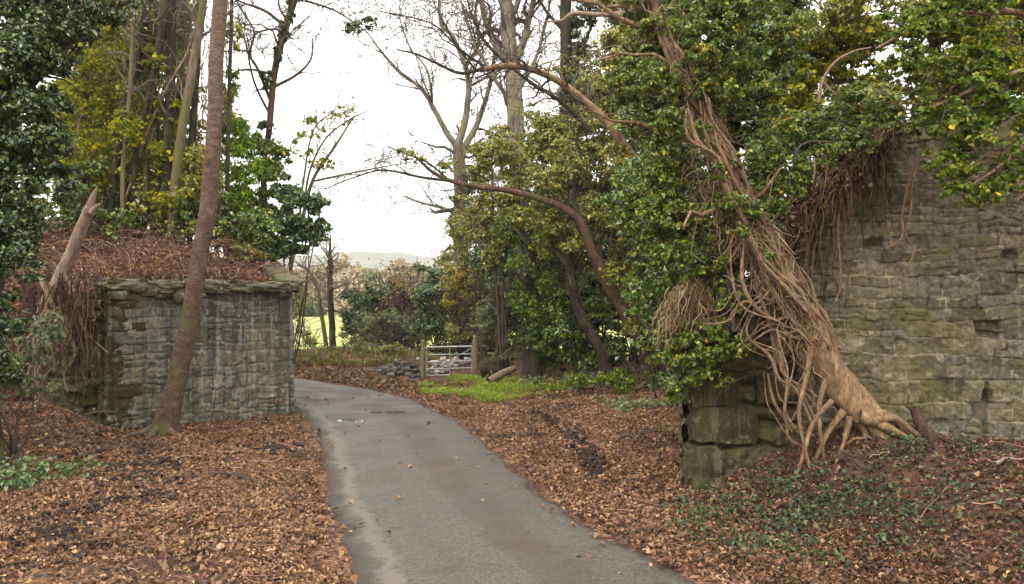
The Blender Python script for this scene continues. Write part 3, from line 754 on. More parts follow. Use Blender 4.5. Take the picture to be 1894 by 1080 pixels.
# big dark ivy tree at the left margin
tree('ivy_clad_tree', 'dark glossy ivy covered tree at the left margin beside the abutment', 'tree', 11.2,
     [(-40, 735), (-30, 560), (-10, 380), (20, 180), (40, 0), (60, -200)], [34, 28, 26, 22, 20, 14], 'bark_dark', 302,
     limbs=[([(15, 200), (90, 120), (170, 40), (240, 0)], 9, 4), ([(-15, 400), (50, 340), (90, 300)], 8, 4)],
     crown_=[(30, -10, 11.2, 130, 90), (60, 90, 10.9, 70, 90), (15, 160, 10.8, 95, 90), (20, 275, 10.8, 88, 80), (45, 345, 10.7, 52, 55), (5, 400, 10.6, 78, 80), (22, 480, 10.5, 70, 66),
             (-5, 560, 10.6, 64, 70), (-12, 650, 10.6, 52, 64), (130, 30, 11.4, 80, 60), (205, 5, 11.8, 70, 40), (-110, 250, 11, 110, 300), (95, 210, 11.2, 40, 60)],
     leaf='ivy_dark', size=.066, cov=2.2, crown2=fill([(-150,-60),(260,-60),(240,30),(160,55),(125,150),(135,240),(112,330),(104,420),(76,520),(64,620),(20,735),(-150,760)], (10.5,11.7), (28,52), 60, 3021), leaf2='ivy_dark', cov2=1.7, levels=[(30, .8, .7, .1)], fname='ivy', ckw=dict(sub=16, subr=(.2, .4)))
bush('ivy_bush', 'pale leaved ivy scrambling below the dark ivy tree beside the mossy return', 'bush', 20, 11.6, [(20, 690, 11.8, 40, 50), (60, 640, 12.4, 36, 50), (95, 600, 13, 30, 40), (-20, 740, 11.4, 40, 30), (70, 715, 12.6, 40, 26)], 'grey_green', .07, 303, cov=1.5, py=740)
g = Geo(); rng = R(304); n = 520
C = np.stack([rng.normal(-6.35, .42, n), rng.normal(10.55, .32, n), np.zeros(n)], 1); C[:, 2] = ground(C[:, 0], C[:, 1]) + rng.uniform(.03, .2, n)
leaves(g, C, rng.normal(size=(n, 3)) * .5 + [0, 0, 1], rng.uniform(.05, .1, n), rng)
single('ivy_patch', g, M['holly'], 'dark ivy patch trailing over fallen leaves near the left margin', 'ivy', 'stuff', smooth=False)

# trees on the embankment above the abutment
EG = 'slender trees on the embankment above the abutment'
def emb(label, Y, trunk, r, bark, seed, cr, leaf, **k):
    tree('slender_tree', label, 'tree', Y, trunk, r, bark, seed, crown_=cr, leaf=leaf, group=EG, twig=k.pop('twig', 'twig_grey'),
         levels=k.pop('levels', [(9, 1.4, .5, .35), (46, .7, .7, .1)]), size=k.pop('size', .085), cov=k.pop('cov', 1.0), flare=.2, **k)
emb('dark trunk tilting right with hanging yellow leaves, left of the forked trunks', 18.1, [(205, 400), (222, 250), (250, 120), (270, 20), (290, -150)], [5.5, 6.5, 8, 8, 7], 'bark_dark', 311,
    [(190, 240, 19.5, 60, 110), (230, 120, 20, 70, 90), (150, 300, 19, 50, 70), (250, 320, 19.3, 50, 60)], 'yellow_green', cov=.9)
emb('pale straight trunk rising above the dead bracken', 17.9, [(318, 410), (328, 300), (345, 190), (362, 90), (378, -20), (395, -200)], [8, 8.5, 8, 7.5, 7, 6], 'bark_grey', 312,
    [(330, 60, 19.5, 60, 70), (300, 200, 19.2, 46, 90), (350, 300, 19.2, 40, 60), (290, 340, 19, 40, 50)], 'yellow_green', cov=.75)
emb('dark trunk just left of the pale straight trunk', 18.3, [(305, 400), (310, 260), (316, 150), (318, 40), (322, -160)], [7, 8, 9, 8, 6], 'bark_dark', 313,
    [(290, 90, 20.4, 70, 90), (262, 220, 20, 56, 70), (300, 20, 21, 70, 60)], 'olive', cov=.9)
emb('slim dark trunk close behind the reddish leaning trunk', 18.8, [(352, 390), (356, 250), (364, 120), (372, -20), (380, -160)], [5, 6, 6, 6, 4], 'bark_dark', 314,
    [(365, 220, 20.6, 32, 80), (385, 340, 20.2, 40, 50), (350, 20, 21, 40, 40)], 'yellow_green', cov=.6)
emb('leafy tree deep behind the dark ivy tree on the embankment', 22.5, [(140, 370), (140, 220), (150, 80), (160, -80)], [9, 9, 8, 6], 'bark_dark', 315,
    [(140, 120, 23, 90, 110), (110, 260, 22, 70, 90), (190, 30, 23, 80, 70), (150, 330, 22, 60, 50)], 'olive', cov=1.5, size=.11)
emb('leafy green tree filling the gap behind the slender trunks', 25.5, [(260, 390), (262, 220), (270, 60), (280, -100)], [9, 9, 8, 6], 'bark_grey', 316,
    [(250, 60, 26, 110, 90), (240, 200, 25.5, 100, 90), (290, 300, 25, 90, 70), (210, 330, 25, 80, 60), (330, 360, 24, 70, 40), (200, 420, 23, 60, 40)], 'bright', cov=1.6, size=.12)
emb('thin curved sapling crossing in front of the slender trunks', 18.2, [(215, 420), (245, 330), (270, 250), (310, 160), (345, 100), (370, 20)], [2.6, 2.6, 2.4, 2.2, 2, 1.2], 'bark_pale', 317,
    [(240, 260, 18.2, 40, 70), (200, 330, 18.2, 40, 40)], 'yellow_green', cov=.5)
emb('deep green tree closing the view behind the slender trunks', 27.5, [(330, 390), (332, 220), (335, 60), (330, -100)], [8, 8, 7, 5], 'bark_grey', 319,
    fill([(40,-70),(330,-70),(335,60),(315,110),(325,190),(335,260),(400,270),(430,170),(470,260),(520,330),(500,440),(60,440)], (24,28.5), (40,66), 60, 3191), 'olive', cov=1.2, size=.13)
emb('yellow leaved tree hung with creeper behind the broken snag', 21.5, [(180, 420), (184, 250), (190, 80), (200, -100)], [6, 6, 6, 4], 'bark_grey', 320,
    fill([(110,80),(230,-60),(330,-60),(320,110),(325,260),(390,280),(390,400),(120,380)], (17.6,22), (26,46), 96, 3201), 'yellow_green', cov=.85, size=.09)
for q, (lab, px0, dx, r_, bk) in enumerate((('thin mossy pole just right of the dark tilted trunk', 226, 26, 4, 'bark_grey'), ('thin dark pole leaning strongly right towards the two close trunks', 250, 50, 4.5, 'bark_dark'), ('crooked grey pole left of the two close trunks', 268, 26, 4.5, 'bark_grey'),
        ('thin brown pole between the two close trunks', 288, 8, 3.5, 'bark_dark'), ('slender grey pole halfway to the reddish leaning trunk', 338, 10, 4, 'bark_grey'), ('slim brown pole just right of the reddish leaning trunk', 418, 6, 3.5, 'bark_dark'), ('mossy pole beside the dark ivy tree foliage', 146, 22, 5, 'bark_grey'))):
    jit = R(3400 + q).normal(0, 6, 4)
    emb(lab, 17.8 + .25 * q, [(px0, 415), (px0 + dx * .3 + jit[0], 290), (px0 + dx * .65 + jit[1], 150), (px0 + dx + jit[2], 20), (px0 + dx * 1.3, -140)], [r_, r_ * 1.05, r_, r_ * .9, r_ * .6], bk, 3410 + q,
        [(px0 + dx * .4, 200, 18 + .25 * q, 26, 60), (px0 + dx * .8, 70, 18.2 + .25 * q, 30, 50)], 'yellow_green' if q % 2 else 'olive', cov=.6, levels=[(8, 1.0, .5, .3), (40, .5, .7, .1)])
# hanging pale stems between the trunks (old clematis)
g = Geo(); rng = R(318); n = 130
PT = np.zeros((n, 8, 3)); RD = np.zeros((n, 8))
for i in range(n):
    Y = rng.uniform(18.4, 21.5); px = rng.uniform(150, 400); top = rng.uniform(-20, 200); bot = top + rng.uniform(120, 320)
    ys = np.linspace(top, min(bot, 420), 8); xs = px + np.cumsum(rng.normal(-2, 7, 8))
    PT[i] = [P(x, y, Y) for x, y in zip(xs, ys)]; RD[i] = rng.uniform(.006, .018)
tubes(g, PT[:120], RD[:120] * .55, 4)
single('hanging_vines', g, M['vine'], 'pale leafless vines hanging among the slender embankment trees', 'vines', 'stuff')

# slim ivy trunk against the sky
tree('ivy_topped_tree', 'slim red brown trunk with ivy sleeve standing against white sky', 'tree', 22,
     [(488, 330), (498, 240), (504, 170), (512, 110), (528, 50), (548, -10), (575, -110)], [5, 5.6, 6, 6.3, 6.3, 6, 5], 'bark_red', 321,
     limbs=[([(502, 190), (478, 130), (462, 100), (470, 60), (448, 20), (430, -10)], 3, 1.4), ([(465, 95), (440, 90), (425, 60)], 2, 1), ([(500, 215), (470, 150), (455, 80), (440, 30)], 2.4, 1.2), ([(508, 160), (545, 140), (575, 110), (578, 70)], 3.2, 1.2), ([(530, 50), (490, 20), (450, 5), (420, -10)], 3.5, 1.4), ([(545, -5), (620, 20), (680, 60)], 2.6, 1)],
     crown_=[(514, 95, 22, 10, 34, 1), (524, 60, 22, 12, 30, 1), (536, 25, 22, 13, 30, 1), (552, -20, 22, 18, 40, 1), (655, 55, 22, 26, 14), (680, 45, 22, 20, 14), (497, 150, 22, 14, 30), (490, 250, 22, 26, 30)], leaf='ivy_dark', size=.09, cov=1.8, fname='ivy',
     levels=[(50, 1.5, .8, .05), (220, .8, .8, .0), (460, .4, .8, 0)])
# holly and shrubs at the right end of the embankment
bush('holly_bush', 'dark glossy holly overhanging the right corner of the abutment', 'bush', 520, 19.2,
     [(548, 395, 19, 44, 46), (520, 440, 19, 46, 44), (565, 430, 19, 30, 34), (575, 375, 19, 26, 24), (530, 350, 19.2, 30, 36), (545, 462, 19, 28, 18), (590, 385, 19, 24, 22), (500, 470, 18.8, 30, 24), (585, 430, 19, 26, 30)], 'holly', .1, 322, cov=3.0, py=500)
SG = 'green shrubs on the abutment embankment'
bush('shrub', 'mid green shrub right of the reddish leaning trunk', 'shrub', 455, 19.6, [(450, 330, 19.6, 50, 60), (438, 250, 19.8, 36, 60), (470, 420, 19.4, 48, 40), (430, 400, 19.2, 30, 40), (425, 170, 20, 20, 50)], 'bright', .09, 323, cov=1.5, py=440, group=SG)
bush('shrub', 'taller light green shrub between the leaning trunk and the holly', 'shrub', 495, 20.6, [(490, 290, 20.6, 40, 46), (505, 340, 20.2, 42, 44), (460, 270, 20.6, 34, 46), (520, 300, 20.6, 26, 34), (480, 380, 20, 40, 34)], 'lush', .09, 324, cov=1.5, py=430, group=SG)
bush('shrub', 'sparse dark shrub low behind the coping', 'shrub', 420, 18.4, [(410, 440, 18.3, 46, 30), (460, 470, 18.2, 40, 24), (400, 360, 18.6, 30, 50)], 'olive', .08, 325, cov=1.2, py=480, group=SG)
bush('shrub', 'broad dark undergrowth closing the gap below the slender trunks', 'shrub', 330, 22.5, fill([(60,330),(200,320),(420,330),(540,360),(530,470),(60,470)], (21,23.5), (24,40), 40, 3271), 'olive', .1, 328, cov=1.0, py=440, group=SG)
bush('shrub', 'tangled green creeper draped low between the slender trunks', 'shrub', 260, 18.6, fill([(110,300),(200,240),(390,260),(400,420),(330,440),(110,430)], (17.5,20), (22,38), 36, 3281), 'olive', .085, 329, cov=.7, py=440, group=SG)
bush('shrub', 'dark ivy mound filling the back of the embankment top', 'shrub', 400, 20.3, fill([(60,370),(300,390),(400,360),(520,400),(520,470),(400,450),(60,440)], (17.2,19.4), (20,30), 40, 3291), 'ivy', .09, 331, cov=.9, py=440, group=SG)
bush('shrub', 'dark leafy shrub behind the broken snag', 'shrub', 240, 19, [(230, 360, 19, 60, 40), (170, 340, 18, 50, 40), (290, 380, 19, 40, 30), (120, 350, 17, 40, 50)], 'ivy', .09, 326, cov=1.3, py=440, group=SG)
# sparse yellow leaved sapling against the sky
tree('sapling', 'sparse sapling with few yellow leaves reaching into white sky', 'tree', 23, [(540, 480), (560, 400), (580, 330), (620, 270), (655, 215)], [4, 3.6, 3, 2.2, 1.2], 'bark_grey', 327, foot=(520, 560, 22.2),
     limbs=[([(561, 397), (572, 320), (600, 260), (640, 225), (680, 205)], 2.4, .9), ([(580, 335), (640, 322), (700, 310), (760, 300)], 2.2, .8), ([(549, 445), (562, 330), (580, 240), (620, 205)], 2.4, .8)],
     crown_=[(590, 240, 23, 50, 30), (640, 215, 23, 40, 20), (600, 300, 23, 40, 26), (560, 270, 23, 30, 40)], leaf='yellow_green', size=.09, cov=.32,
     levels=[(26, 1.0, .6, .1), (90, .5, .8, 0)], twig='twig_grey')
# broken snag with roots
T = tree('broken_snag', 'broken pale snag leaning right above the mossy wall return', 'tree stump', 14.3, [(75, 600), (108, 520), (140, 450), (165, 385)], [12, 12, 11, 9.5], 'bark_pale', 330, foot=(75, 620, 14.4), flare=.3, sides=12)
g = Geo(); rng = R(331)
trunk_geo(g, path([(160, 400), (170, 370), (180, 345)], 14.3), np.array([9, 6, 1.5]) * 14.3 / F, 332, 7, wob=.3); trunk_geo(g, path([(168, 395), (176, 385), (186, 376)], 14.25), np.array([7, 5, 2]) * 14.3 / F, 333, 7)
T.part('splintered_top', g, M['bark_pale'])
for i in range(7):
    g = Geo(); x0 = rng.uniform(70, 120); pts = [(x0, 560 + rng.uniform(-60, 20))]
    for k in range(4): pts.append((pts[-1][0] + rng.normal(2, 16), pts[-1][1] + rng.uniform(25, 48)))
    trunk_geo(g, path(pts, 14.0 + rng.uniform(-.15, .15)), np.linspace(5, 1.5, 5) * 14 / F, 340 + i, 6, wob=.6)
    T.part('root', g, M['bark_pale'] if i % 2 else M['vine'])

# dead bracken on the embankment
g = Geo(); rng = R(350); n = 2000; K = 6
X = rng.uniform(-10.6, -5.0, n); Y = rng.uniform(14.3, 21, n)
s = -poly_sd(X, Y, LPOLY); ok = (s > .05) & (s < 4.2); X, Y = X[ok], Y[ok]; n = len(X)
L = np.where(rng.uniform(size=n) < .3, rng.uniform(.9, 1.7, n), rng.uniform(.35, .9, n)); az = rng.uniform(0, 2 * math.pi, n); el = rng.uniform(.25, 1.3, n)
tt = np.linspace(0, 1, K)[None]
hx = (np.cos(az) * np.cos(el))[:, None] * tt * L[:, None]; hy = (np.sin(az) * np.cos(el) * .7 - .25)[:, None] * tt * L[:, None]; hz = np.sin(el)[:, None] * L[:, None] * (tt - .75 * tt ** 2)
PT = np.stack([X[:, None] + hx, Y[:, None] + hy, ground(X, Y)[:, None] + hz + .01], -1)
tubes(g, PT, np.broadcast_to(np.linspace(.009, .004, K), (n, K)), 3)
q = PT[:, 2:].reshape(-1, 3); q = q[rng.uniform(size=len(q)) < .9]
leaves(g, q + rng.normal(size=q.shape) * .04, rng.normal(size=q.shape) + [0, -.3, .8], rng.uniform(.04, .1, len(q)), rng, width=.4)
single('dead_bracken', g, M['dead_stem'], 'reddish brown dead bracken thatch on the embankment top', 'bracken', 'stuff', smooth=False)
# brown stems hanging over the return of the abutment
g = Geo(); n = 90; PT = np.zeros((n, 7, 3)); RD = np.zeros((n, 7))
for i in range(n):
    px = rng.normal(125, 40); Y = 14.0 + rng.uniform(-.4, .3) + max(0, (120 - px)) * .004; y0 = rng.uniform(500, 560); ln = rng.uniform(50, 190) * (1.1 if px < 170 else .6)
    PT[i] = [P(px + dx, y0 + ln * a + 0 * dx, Y - .35 * a * (1 - a)) for a, dx in zip(np.linspace(0, 1, 7), np.cumsum(rng.normal(0, 5, 7)))]
    RD[i] = np.linspace(.011, .004, 7)
tubes(g, PT, RD, 3); q = PT.reshape(-1, 3); leaves(g, q + rng.normal(size=q.shape) * .05, rng.normal(size=q.shape) + [0, -.6, .3], rng.uniform(.04, .09, len(q)), rng, width=.5)
single('hanging_roots', g, M['dark_root'], 'brown dead stems and roots hanging over the mossy wall return', 'roots', 'stuff', smooth=False)

# ------------------------------------------------------------------ beyond the bend
tree('slim_tree', 'taller of two slim bare trunks before the bright meadow', 'tree', 36, [(616, 650), (612, 560), (610, 500), (611, 435)], [6, 5.5, 4.5, 1.2], 'bark_dark', 401, levels=[(24, 1.4, .6, .2), (60, .7, .8, 0)], twig='twig_grey',
     crown_=[(612, 520, 36, 9, 60)], leaf='brown_twig_leaf', size=.12, cov=.8, group='slim bare trunks by the meadow')
tree('slim_tree', 'thinner leaning bare trunk before the bright meadow', 'tree', 37, [(606, 655), (596, 590), (586, 530), (570, 500), (550, 490)], [4, 3.6, 3, 2.2, 1.4], 'bark_grey', 402, levels=[(20, 1.4, .6, .2), (50, .7, .8, 0)], twig='twig_grey', group='slim bare trunks by the meadow')
HG = 'shrubs along the field hedge beyond the bend'
def hb(label, px, Y, bl, leaf, seed, size=.13, cov=1.6, **k):
    bush('hedge_shrub', label, 'shrub', px, Y, bl, leaf, size, seed, cov=cov, py=640, group=HG, stems=k.pop('stems', 10), **k)
hb('blue green holly in the field hedge right of the slim trunks', 665, 36, [(660, 560, 36, 36, 34), (680, 590, 36, 34, 36), (650, 600, 36, 26, 30), (690, 545, 36, 28, 24)], 'holly', 411, cov=2.2)
hb('brown bare bush in the field hedge beside the blue green holly', 735, 38, [(735, 550, 38, 40, 44), (760, 575, 38, 36, 40), (715, 580, 37.5, 30, 40)], 'brown_twig_leaf', 412, cov=.8, levels=[(120, 1.4, .8, .3), (400, .7, .8, .2)], stems=14)
hb('pale twiggy willow in the field hedge left of the gate', 735, 35, [(720, 610, 35, 40, 34), (750, 625, 35, 40, 30), (690, 630, 35, 40, 22)], 'grey_green', 413, cov=.7, levels=[(90, 1.0, .8, .3), (300, .5, .8, .2)])
hb('black green shrub standing behind the left gate post', 805, 33, [(800, 560, 33, 42, 44), (820, 600, 33, 44, 36), (785, 590, 33, 30, 40), (790, 520, 34, 34, 30)], 'holly', 414, cov=2.2)
hb('yellow leaved shrub above the metal gate', 865, 31, [(865, 530, 31, 38, 36), (845, 560, 31, 32, 34), (885, 565, 31, 30, 40), (835, 525, 31, 26, 22)], 'yellow', 415, size=.1, cov=.7, levels=[(90, 1.0, .8, .3), (260, .5, .8, .2)])
hb('pale grey green bush right of the metal gate', 925, 29, [(920, 570, 29, 40, 46), (945, 610, 29, 36, 44), (905, 620, 29, 30, 40), (935, 530, 29, 32, 34)], 'grey_green', 416, size=.1, cov=1.4)
hb('green bushy shrub behind the metal gate', 850, 34, [(850, 610, 34, 50, 34), (890, 620, 34, 36, 30)], 'lush', 417, cov=1.4)
hb('olive thicket behind the yellow leaved shrub', 880, 38, [(850, 540, 38, 60, 60), (910, 520, 38, 60, 60), (820, 500, 40, 40, 40), (930, 600, 36, 60, 50)], 'olive', 418, cov=1.6, size=.16)
hb('green bush left of the slim trunks at the abutment corner', 560, 42, [(556, 545, 42, 20, 26), (548, 575, 42, 18, 20)], 'olive', 419, cov=1.4, size=.15)
hb('small dark bush growing in the bright meadow', 568, 40, [(568, 628, 40, 12, 16), (580, 636, 40, 10, 10)], 'olive', 420, cov=1.4, size=.12, stems=5)
hb('mixed twiggy thicket closing the hedge between holly and gate', 720, 39, fill([(625,560),(700,530),(800,520),(800,650),(640,650)], (37,41), (20,36), 26, 4211), 'woodland', 421, cov=.9, size=.14, levels=[(160, 1.4, .8, .3), (500, .7, .8, .2)], stems=16)
hb('pale olive scrub in front of the mixed twiggy thicket', 700, 33.5, fill([(635,600),(700,570),(780,575),(785,655),(640,660)], (32.5,34.5), (16,28), 22, 4231), 'grey_green', 423, cov=.6, size=.11, levels=[(120, 1.0, .8, .3), (400, .5, .8, .2)])
hb('light grey green willow scrub between the gate and the thicket', 930, 27.5, fill([(885,560),(935,480),(975,520),(975,690),(890,670)], (26.6,28.6), (18,30), 26, 4241), 'grey_green', 424, cov=.8, size=.09, levels=[(120, 1.0, .8, .3), (400, .5, .8, .2)])
hb('dull green scrub at the back of the gateway', 860, 37, fill([(770,540),(960,500),(975,650),(780,650)], (35,39), (24,40), 26, 4221), 'olive', 422, cov=1.0, size=.14)
# far hedge and woodland
def mass(name, label, cat, seed, xs, ys, zs, size, leaf, n, kind='stuff'):
    rng = R(seed); g = Geo(); C = []
    k = 90; X = rng.uniform(*xs, k); Y = rng.uniform(*ys, k); H = rng.uniform(*zs, k)
    bl = [(np.array([x, y, h * .5]), np.array([h * .5, h * .45, h * .55])) for x, y, h in zip(X, Y, H)]
    c, nn = blob_points(bl, n, rng); leaves(g, c, nn, size * rng.uniform(.5, 1.3, n), rng, width=.9)
    single(name, g, M[leaf], label, cat, kind, smooth=False)
mass('hedgerow', 'dark trimmed hedgerow along the far side of the meadow', 'hedge', 430, (-75, 40), (116, 121), (1.6, 2.8), .5, 'hedge', 26000)
mass('woodland', 'far brown autumn woodland beyond the meadow', 'woodland', 431, (-120, 70), (150, 200), (7, 13.5), 1.0, 'woodland', 42000)

# metal gate and posts
YG = 25.7
T = Thing('metal_gate', 'grey galvanised five bar field gate closed between timber posts', 'gate', root_at(832, 700, YG))
for i, y in enumerate((641, 655, 668, 681, 693)):
    g = Geo(); a, b = P(789, y + 1.5, YG), P(873, y - .5, YG - .15); tubes(g, np.array([[a, (a + b) / 2, b]]), np.full((1, 3), .032 if i == 0 else .02), 8)
    T.part('rail', g, M['steel'])
for x in (789, 832, 873):
    g = Geo(); a, b = P(x, 640, YG - .075 * (x - 789) / 42), P(x, 695, YG - .075 * (x - 789) / 42); tubes(g, np.array([[a, (a + b) / 2, b]]), np.full((1, 3), .021), 6)
    T.part('upright', g, M['steel'])
g = Geo(); a, b = P(791, 692, YG + .02), P(870, 645, YG - .12); tubes(g, np.array([[a, (a + b) / 2, b]]), np.full((1, 3), .014), 6)
T.part('brace', g, M['steel'])
PG = 'timber posts by the gate'
def post(px, y0, Y, w, label, lean=0):
    rng = R(px); g = Geo(); b = root_at(px, 700, Y); tp = P(px + lean, y0, Y)
    trunk_geo(g, [b - [0, 0, .2], (b + tp) / 2, tp], [w, w, w * .95], px, 9, k=4, bump=.06, wob=.05)
    T = Thing('gate_post', label, 'post', b, PG); T.part('shaft', g, M['post'])
post(782, 630, YG + .05, .07, 'timber gate post with the gate on its right side')
post(879, 622, YG - .2, .085, 'thicker timber gate post with the gate on its left side')
post(757, 645, YG + 1.4, .06, 'short yellowish timber post beside the rubble heap')
post(640, 655, 32, .05, 'small timber post on the rough bank below the holly')
# rubble heap
g = Geo(); rng = R(440)
for k in range(90):
    a = rng.normal(size=2) * [.45, .4]; h = .42 * math.exp(-(a[0] / .55) ** 2 - (a[1] / .6) ** 2)
    b = root_at(742, 690, 26.4); s_ = rng.uniform(.08, .3)
    x, y = b[0] + a[0], b[1] + a[1]; rock(g, (x, y, gz(x, y) + h * rng.uniform(.5, 1)), (s_, s_ * .8, s_ * .6), rng, 5, .25, .5, rng.uniform(0, 3), rng.normal(0, .4))
single('rubble_heap', g, M['rubble'], 'grey rubble heap beside the left gate post', 'rubble heap')
g = Geo()
for k in range(34):
    x, y = P(832 + rng.normal() * 24, 690, 27 + rng.uniform(-.6, 2))[:2]; s_ = rng.uniform(.08, .3)
    rock(g, (x, y, gz(x, y) + .05 + rng.uniform(0, .25)), (s_, s_ * .8, s_ * .55), rng, 5, .25, .5, rng.uniform(0, 3), rng.normal(0, .4))
single('stone_pile', g, M['rubble_light'], 'pale stones piled behind the metal gate', 'stones')
# rough grass bank
def blades(g, X, Y, H, rng, w=.012, bend=.6, Z=None):
    n = len(X); Z = ground(X, Y) if Z is None else Z; az = rng.uniform(0, 2 * math.pi, n); d = np.stack([np.cos(az), np.sin(az), 0 * az], 1); pz = np.stack([-np.sin(az), np.cos(az), 0 * az], 1)
    b = np.stack([X, Y, Z - .01], 1); Hc = H[:, None]
    p1 = b + d * Hc * bend * .25 + np.array([0, 0, 1]) * Hc * .62; p2 = b + d * Hc * bend * rng.uniform(.5, 1.3, (n, 1)) + np.array([0, 0, 1]) * Hc * rng.uniform(.6, 1, (n, 1)); W = w * Hc / .3
    V = np.stack([b - pz * W, b + pz * W, p1 + pz * W * .8, p1 - pz * W * .8, p2], 1); i = (np.arange(n) * 5)[:, None]
    g.add(V.reshape(-1, 3), T=np.concatenate([i + [[0, 1, 2]], i + [[0, 2, 3]], i + [[3, 2, 4]]], 1).reshape(-1, 3))
def clumpy(X, Y, rng, f=1.2, seed=0, thr=-.05): return fbm(X * f, Y * f, seed=seed) > thr
rng = R(450); n = 26000; X = rng.uniform(-13, -2.2, n); Y = rng.uniform(27.8, 34, n); d = poly_sd(X, Y, ROADPOLY); ok = (d > 1.3) & clumpy(X, Y, rng, 1.1, 451, -.12); X, Y = X[ok], Y[ok]
g = Geo(); blades(g, X, Y, rng.uniform(.06, .26, len(X)) * (1 + .9 * fbm(X * .9, Y * .9, seed=452)), rng, .02, .9)
single('rough_grass', g, M['rough_grass'], 'rough yellow brown grass on the bank beyond the lane', 'grass', 'stuff', smooth=False)
bush('bramble', 'low brown bramble clump on the bank right of the rough grass', 'bramble', 700, 29.5, [(700, 660, 29.5, 34, 20), (670, 665, 30, 30, 18), (725, 650, 29.5, 26, 20), (610, 668, 31, 36, 14)], 'olive', .1, 453, cov=1.0, py=690, levels=[(70, .7, .9, .2)])
bush('bramble', 'yellow green weeds along the bank left of the rubble heap', 'bramble', 640, 30.2, fill([(548,645),(720,640),(730,690),(548,680)], (28.6,31.5), (12,26), 24, 4541), 'grey_green', .1, 454, cov=.8, py=690, levels=[(70, .7, .9, .2)])
bush('bramble', 'dark bramble tangle at the foot of the meadow bank', 'bramble', 600, 31, fill([(548,655),(700,655),(715,690),(548,680)], (29,31.5), (12,22), 14, 4551), 'brown_twig_leaf', .09, 455, cov=.8, py=690, levels=[(90, .7, .9, .2)])
# bright grass patch
rng = R(460); n = 60000; X = rng.uniform(-2.6, 2.6, n); Y = rng.uniform(18.6, 25.4, n); d = poly_sd(X, Y, ROADPOLY)
pp = fbm(X * .8, Y * .8, seed=461) * 1.0
ok = (d > 1.0 + pp * .6) & (((X + .75 - (21.5 - Y) * .3) / 1.6) ** 2 + ((Y - 21.2) / 2.6) ** 2 + pp * 1.7 < .9) ; X, Y = X[ok], Y[ok]
g = Geo(); blades(g, X, Y, rng.uniform(.04, .15, len(X)) * (1 + .9 * fbm(X * 1.6, Y * 1.6, seed=462)), rng, .02, .8)
single('grass', g, M['grass'], 'bright green grass patch on the verge before the gate', 'grass', 'stuff', smooth=False)
rng = R(465); n = 12000; X = rng.uniform(.2, 5.5, n); Y = rng.uniform(16, 22.5, n); d = poly_sd(X, Y, ROADPOLY); ok = (d > 3) & clumpy(X, Y, rng, 1.0, 466, .02); X, Y = X[ok], Y[ok]
g = Geo(); C = np.stack([X, Y, ground(X, Y) + rng.uniform(.02, .22, len(X))], 1); leaves(g, C, rng.normal(size=C.shape) * .5 + [0, 0, 1], rng.uniform(.06, .12, len(X)), rng)
single('undergrowth', g, M['grey_green'], 'grey green ground ivy under the trees on the right verge', 'ground ivy', 'stuff', smooth=False)
# log and root plate by the gate
T = Thing('fallen_log', 'pale fallen log lying on bright grass right of the gate', 'log', root_at(925, 705, 22.5))
g = Geo(); a, b = root_at(903, 715, 22.2) + [0, 0, .1], root_at(952, 695, 22.9) + [0, 0, .28]; trunk_geo(g, [a, (a + b) / 2 + [0, 0, .02], b], [.1, .1, .085], 470, 10, bump=.06)
T.part('stem', g, M['bark_pale'])
T = Thing('root_stump', 'brown upturned root stump beside the pale fallen log', 'stump', root_at(912, 690, 23.6))
g = Geo(); c = root_at(912, 690, 23.6); rng = R(471); rock(g, c + [0, 0, .25], (.65, .5, .6), rng, 9, .3, .3); T.part('root_plate', g, M['bark_dark'])
g = Geo(); 
for i in range(12):
    d = norm(rng.normal(size=3) + [0, -.3, .7]); trunk_geo(g, [c + [0, 0, .25], c + [0, 0, .25] + d * .4, c + [0, 0, .25] + d * .75 + rng.normal(size=3) * .1], [.05, .03, .01], 480 + i, 6)
T.part('roots', g, M['bark_grey'])

# ------------------------------------------------------------------ trees right of the gap
tree('bare_ash_tree', 'bare tree with ivy clad bole and spreading crooked limbs behind the gate', 'tree', 38,
     [(850, 640), (852, 520), (852, 420), (852, 330), (846, 270)], [15, 14, 13, 13, 10], 'bark_grey', 501, lbark='bark_sky',
     limbs=[([(846, 275), (830, 250), (800, 195), (775, 160), (735, 130), (705, 95), (680, 60)], 6, 1.5), ([(846, 272), (862, 215), (868, 160), (860, 120), (838, 70), (815, 40), (812, -40)], 7, 2.5),
            ([(850, 290), (872, 250), (890, 210), (905, 160), (915, 100), (930, 30)], 7, 2), ([(852, 400), (820, 385), (780, 375), (745, 362)], 4, 1.2), ([(862, 120), (885, 80), (880, 20), (900, -40)], 4, 1.5),
            ([(800, 195), (790, 130), (760, 90), (740, 40)], 2.5, 1), ([(868, 160), (905, 140), (935, 120)], 3, 1.5)],
     crown_=[(852, 440, 38, 26, 70), (838, 520, 37.6, 34, 50), (856, 360, 38, 26, 40), (870, 330, 37.6, 24, 34)], leaf='ivy', size=.14, cov=1.6, fname='ivy', levels=[(80, 2.4, .6, .2), (320, 1.3, .8, .1), (800, .7, .8, 0)])
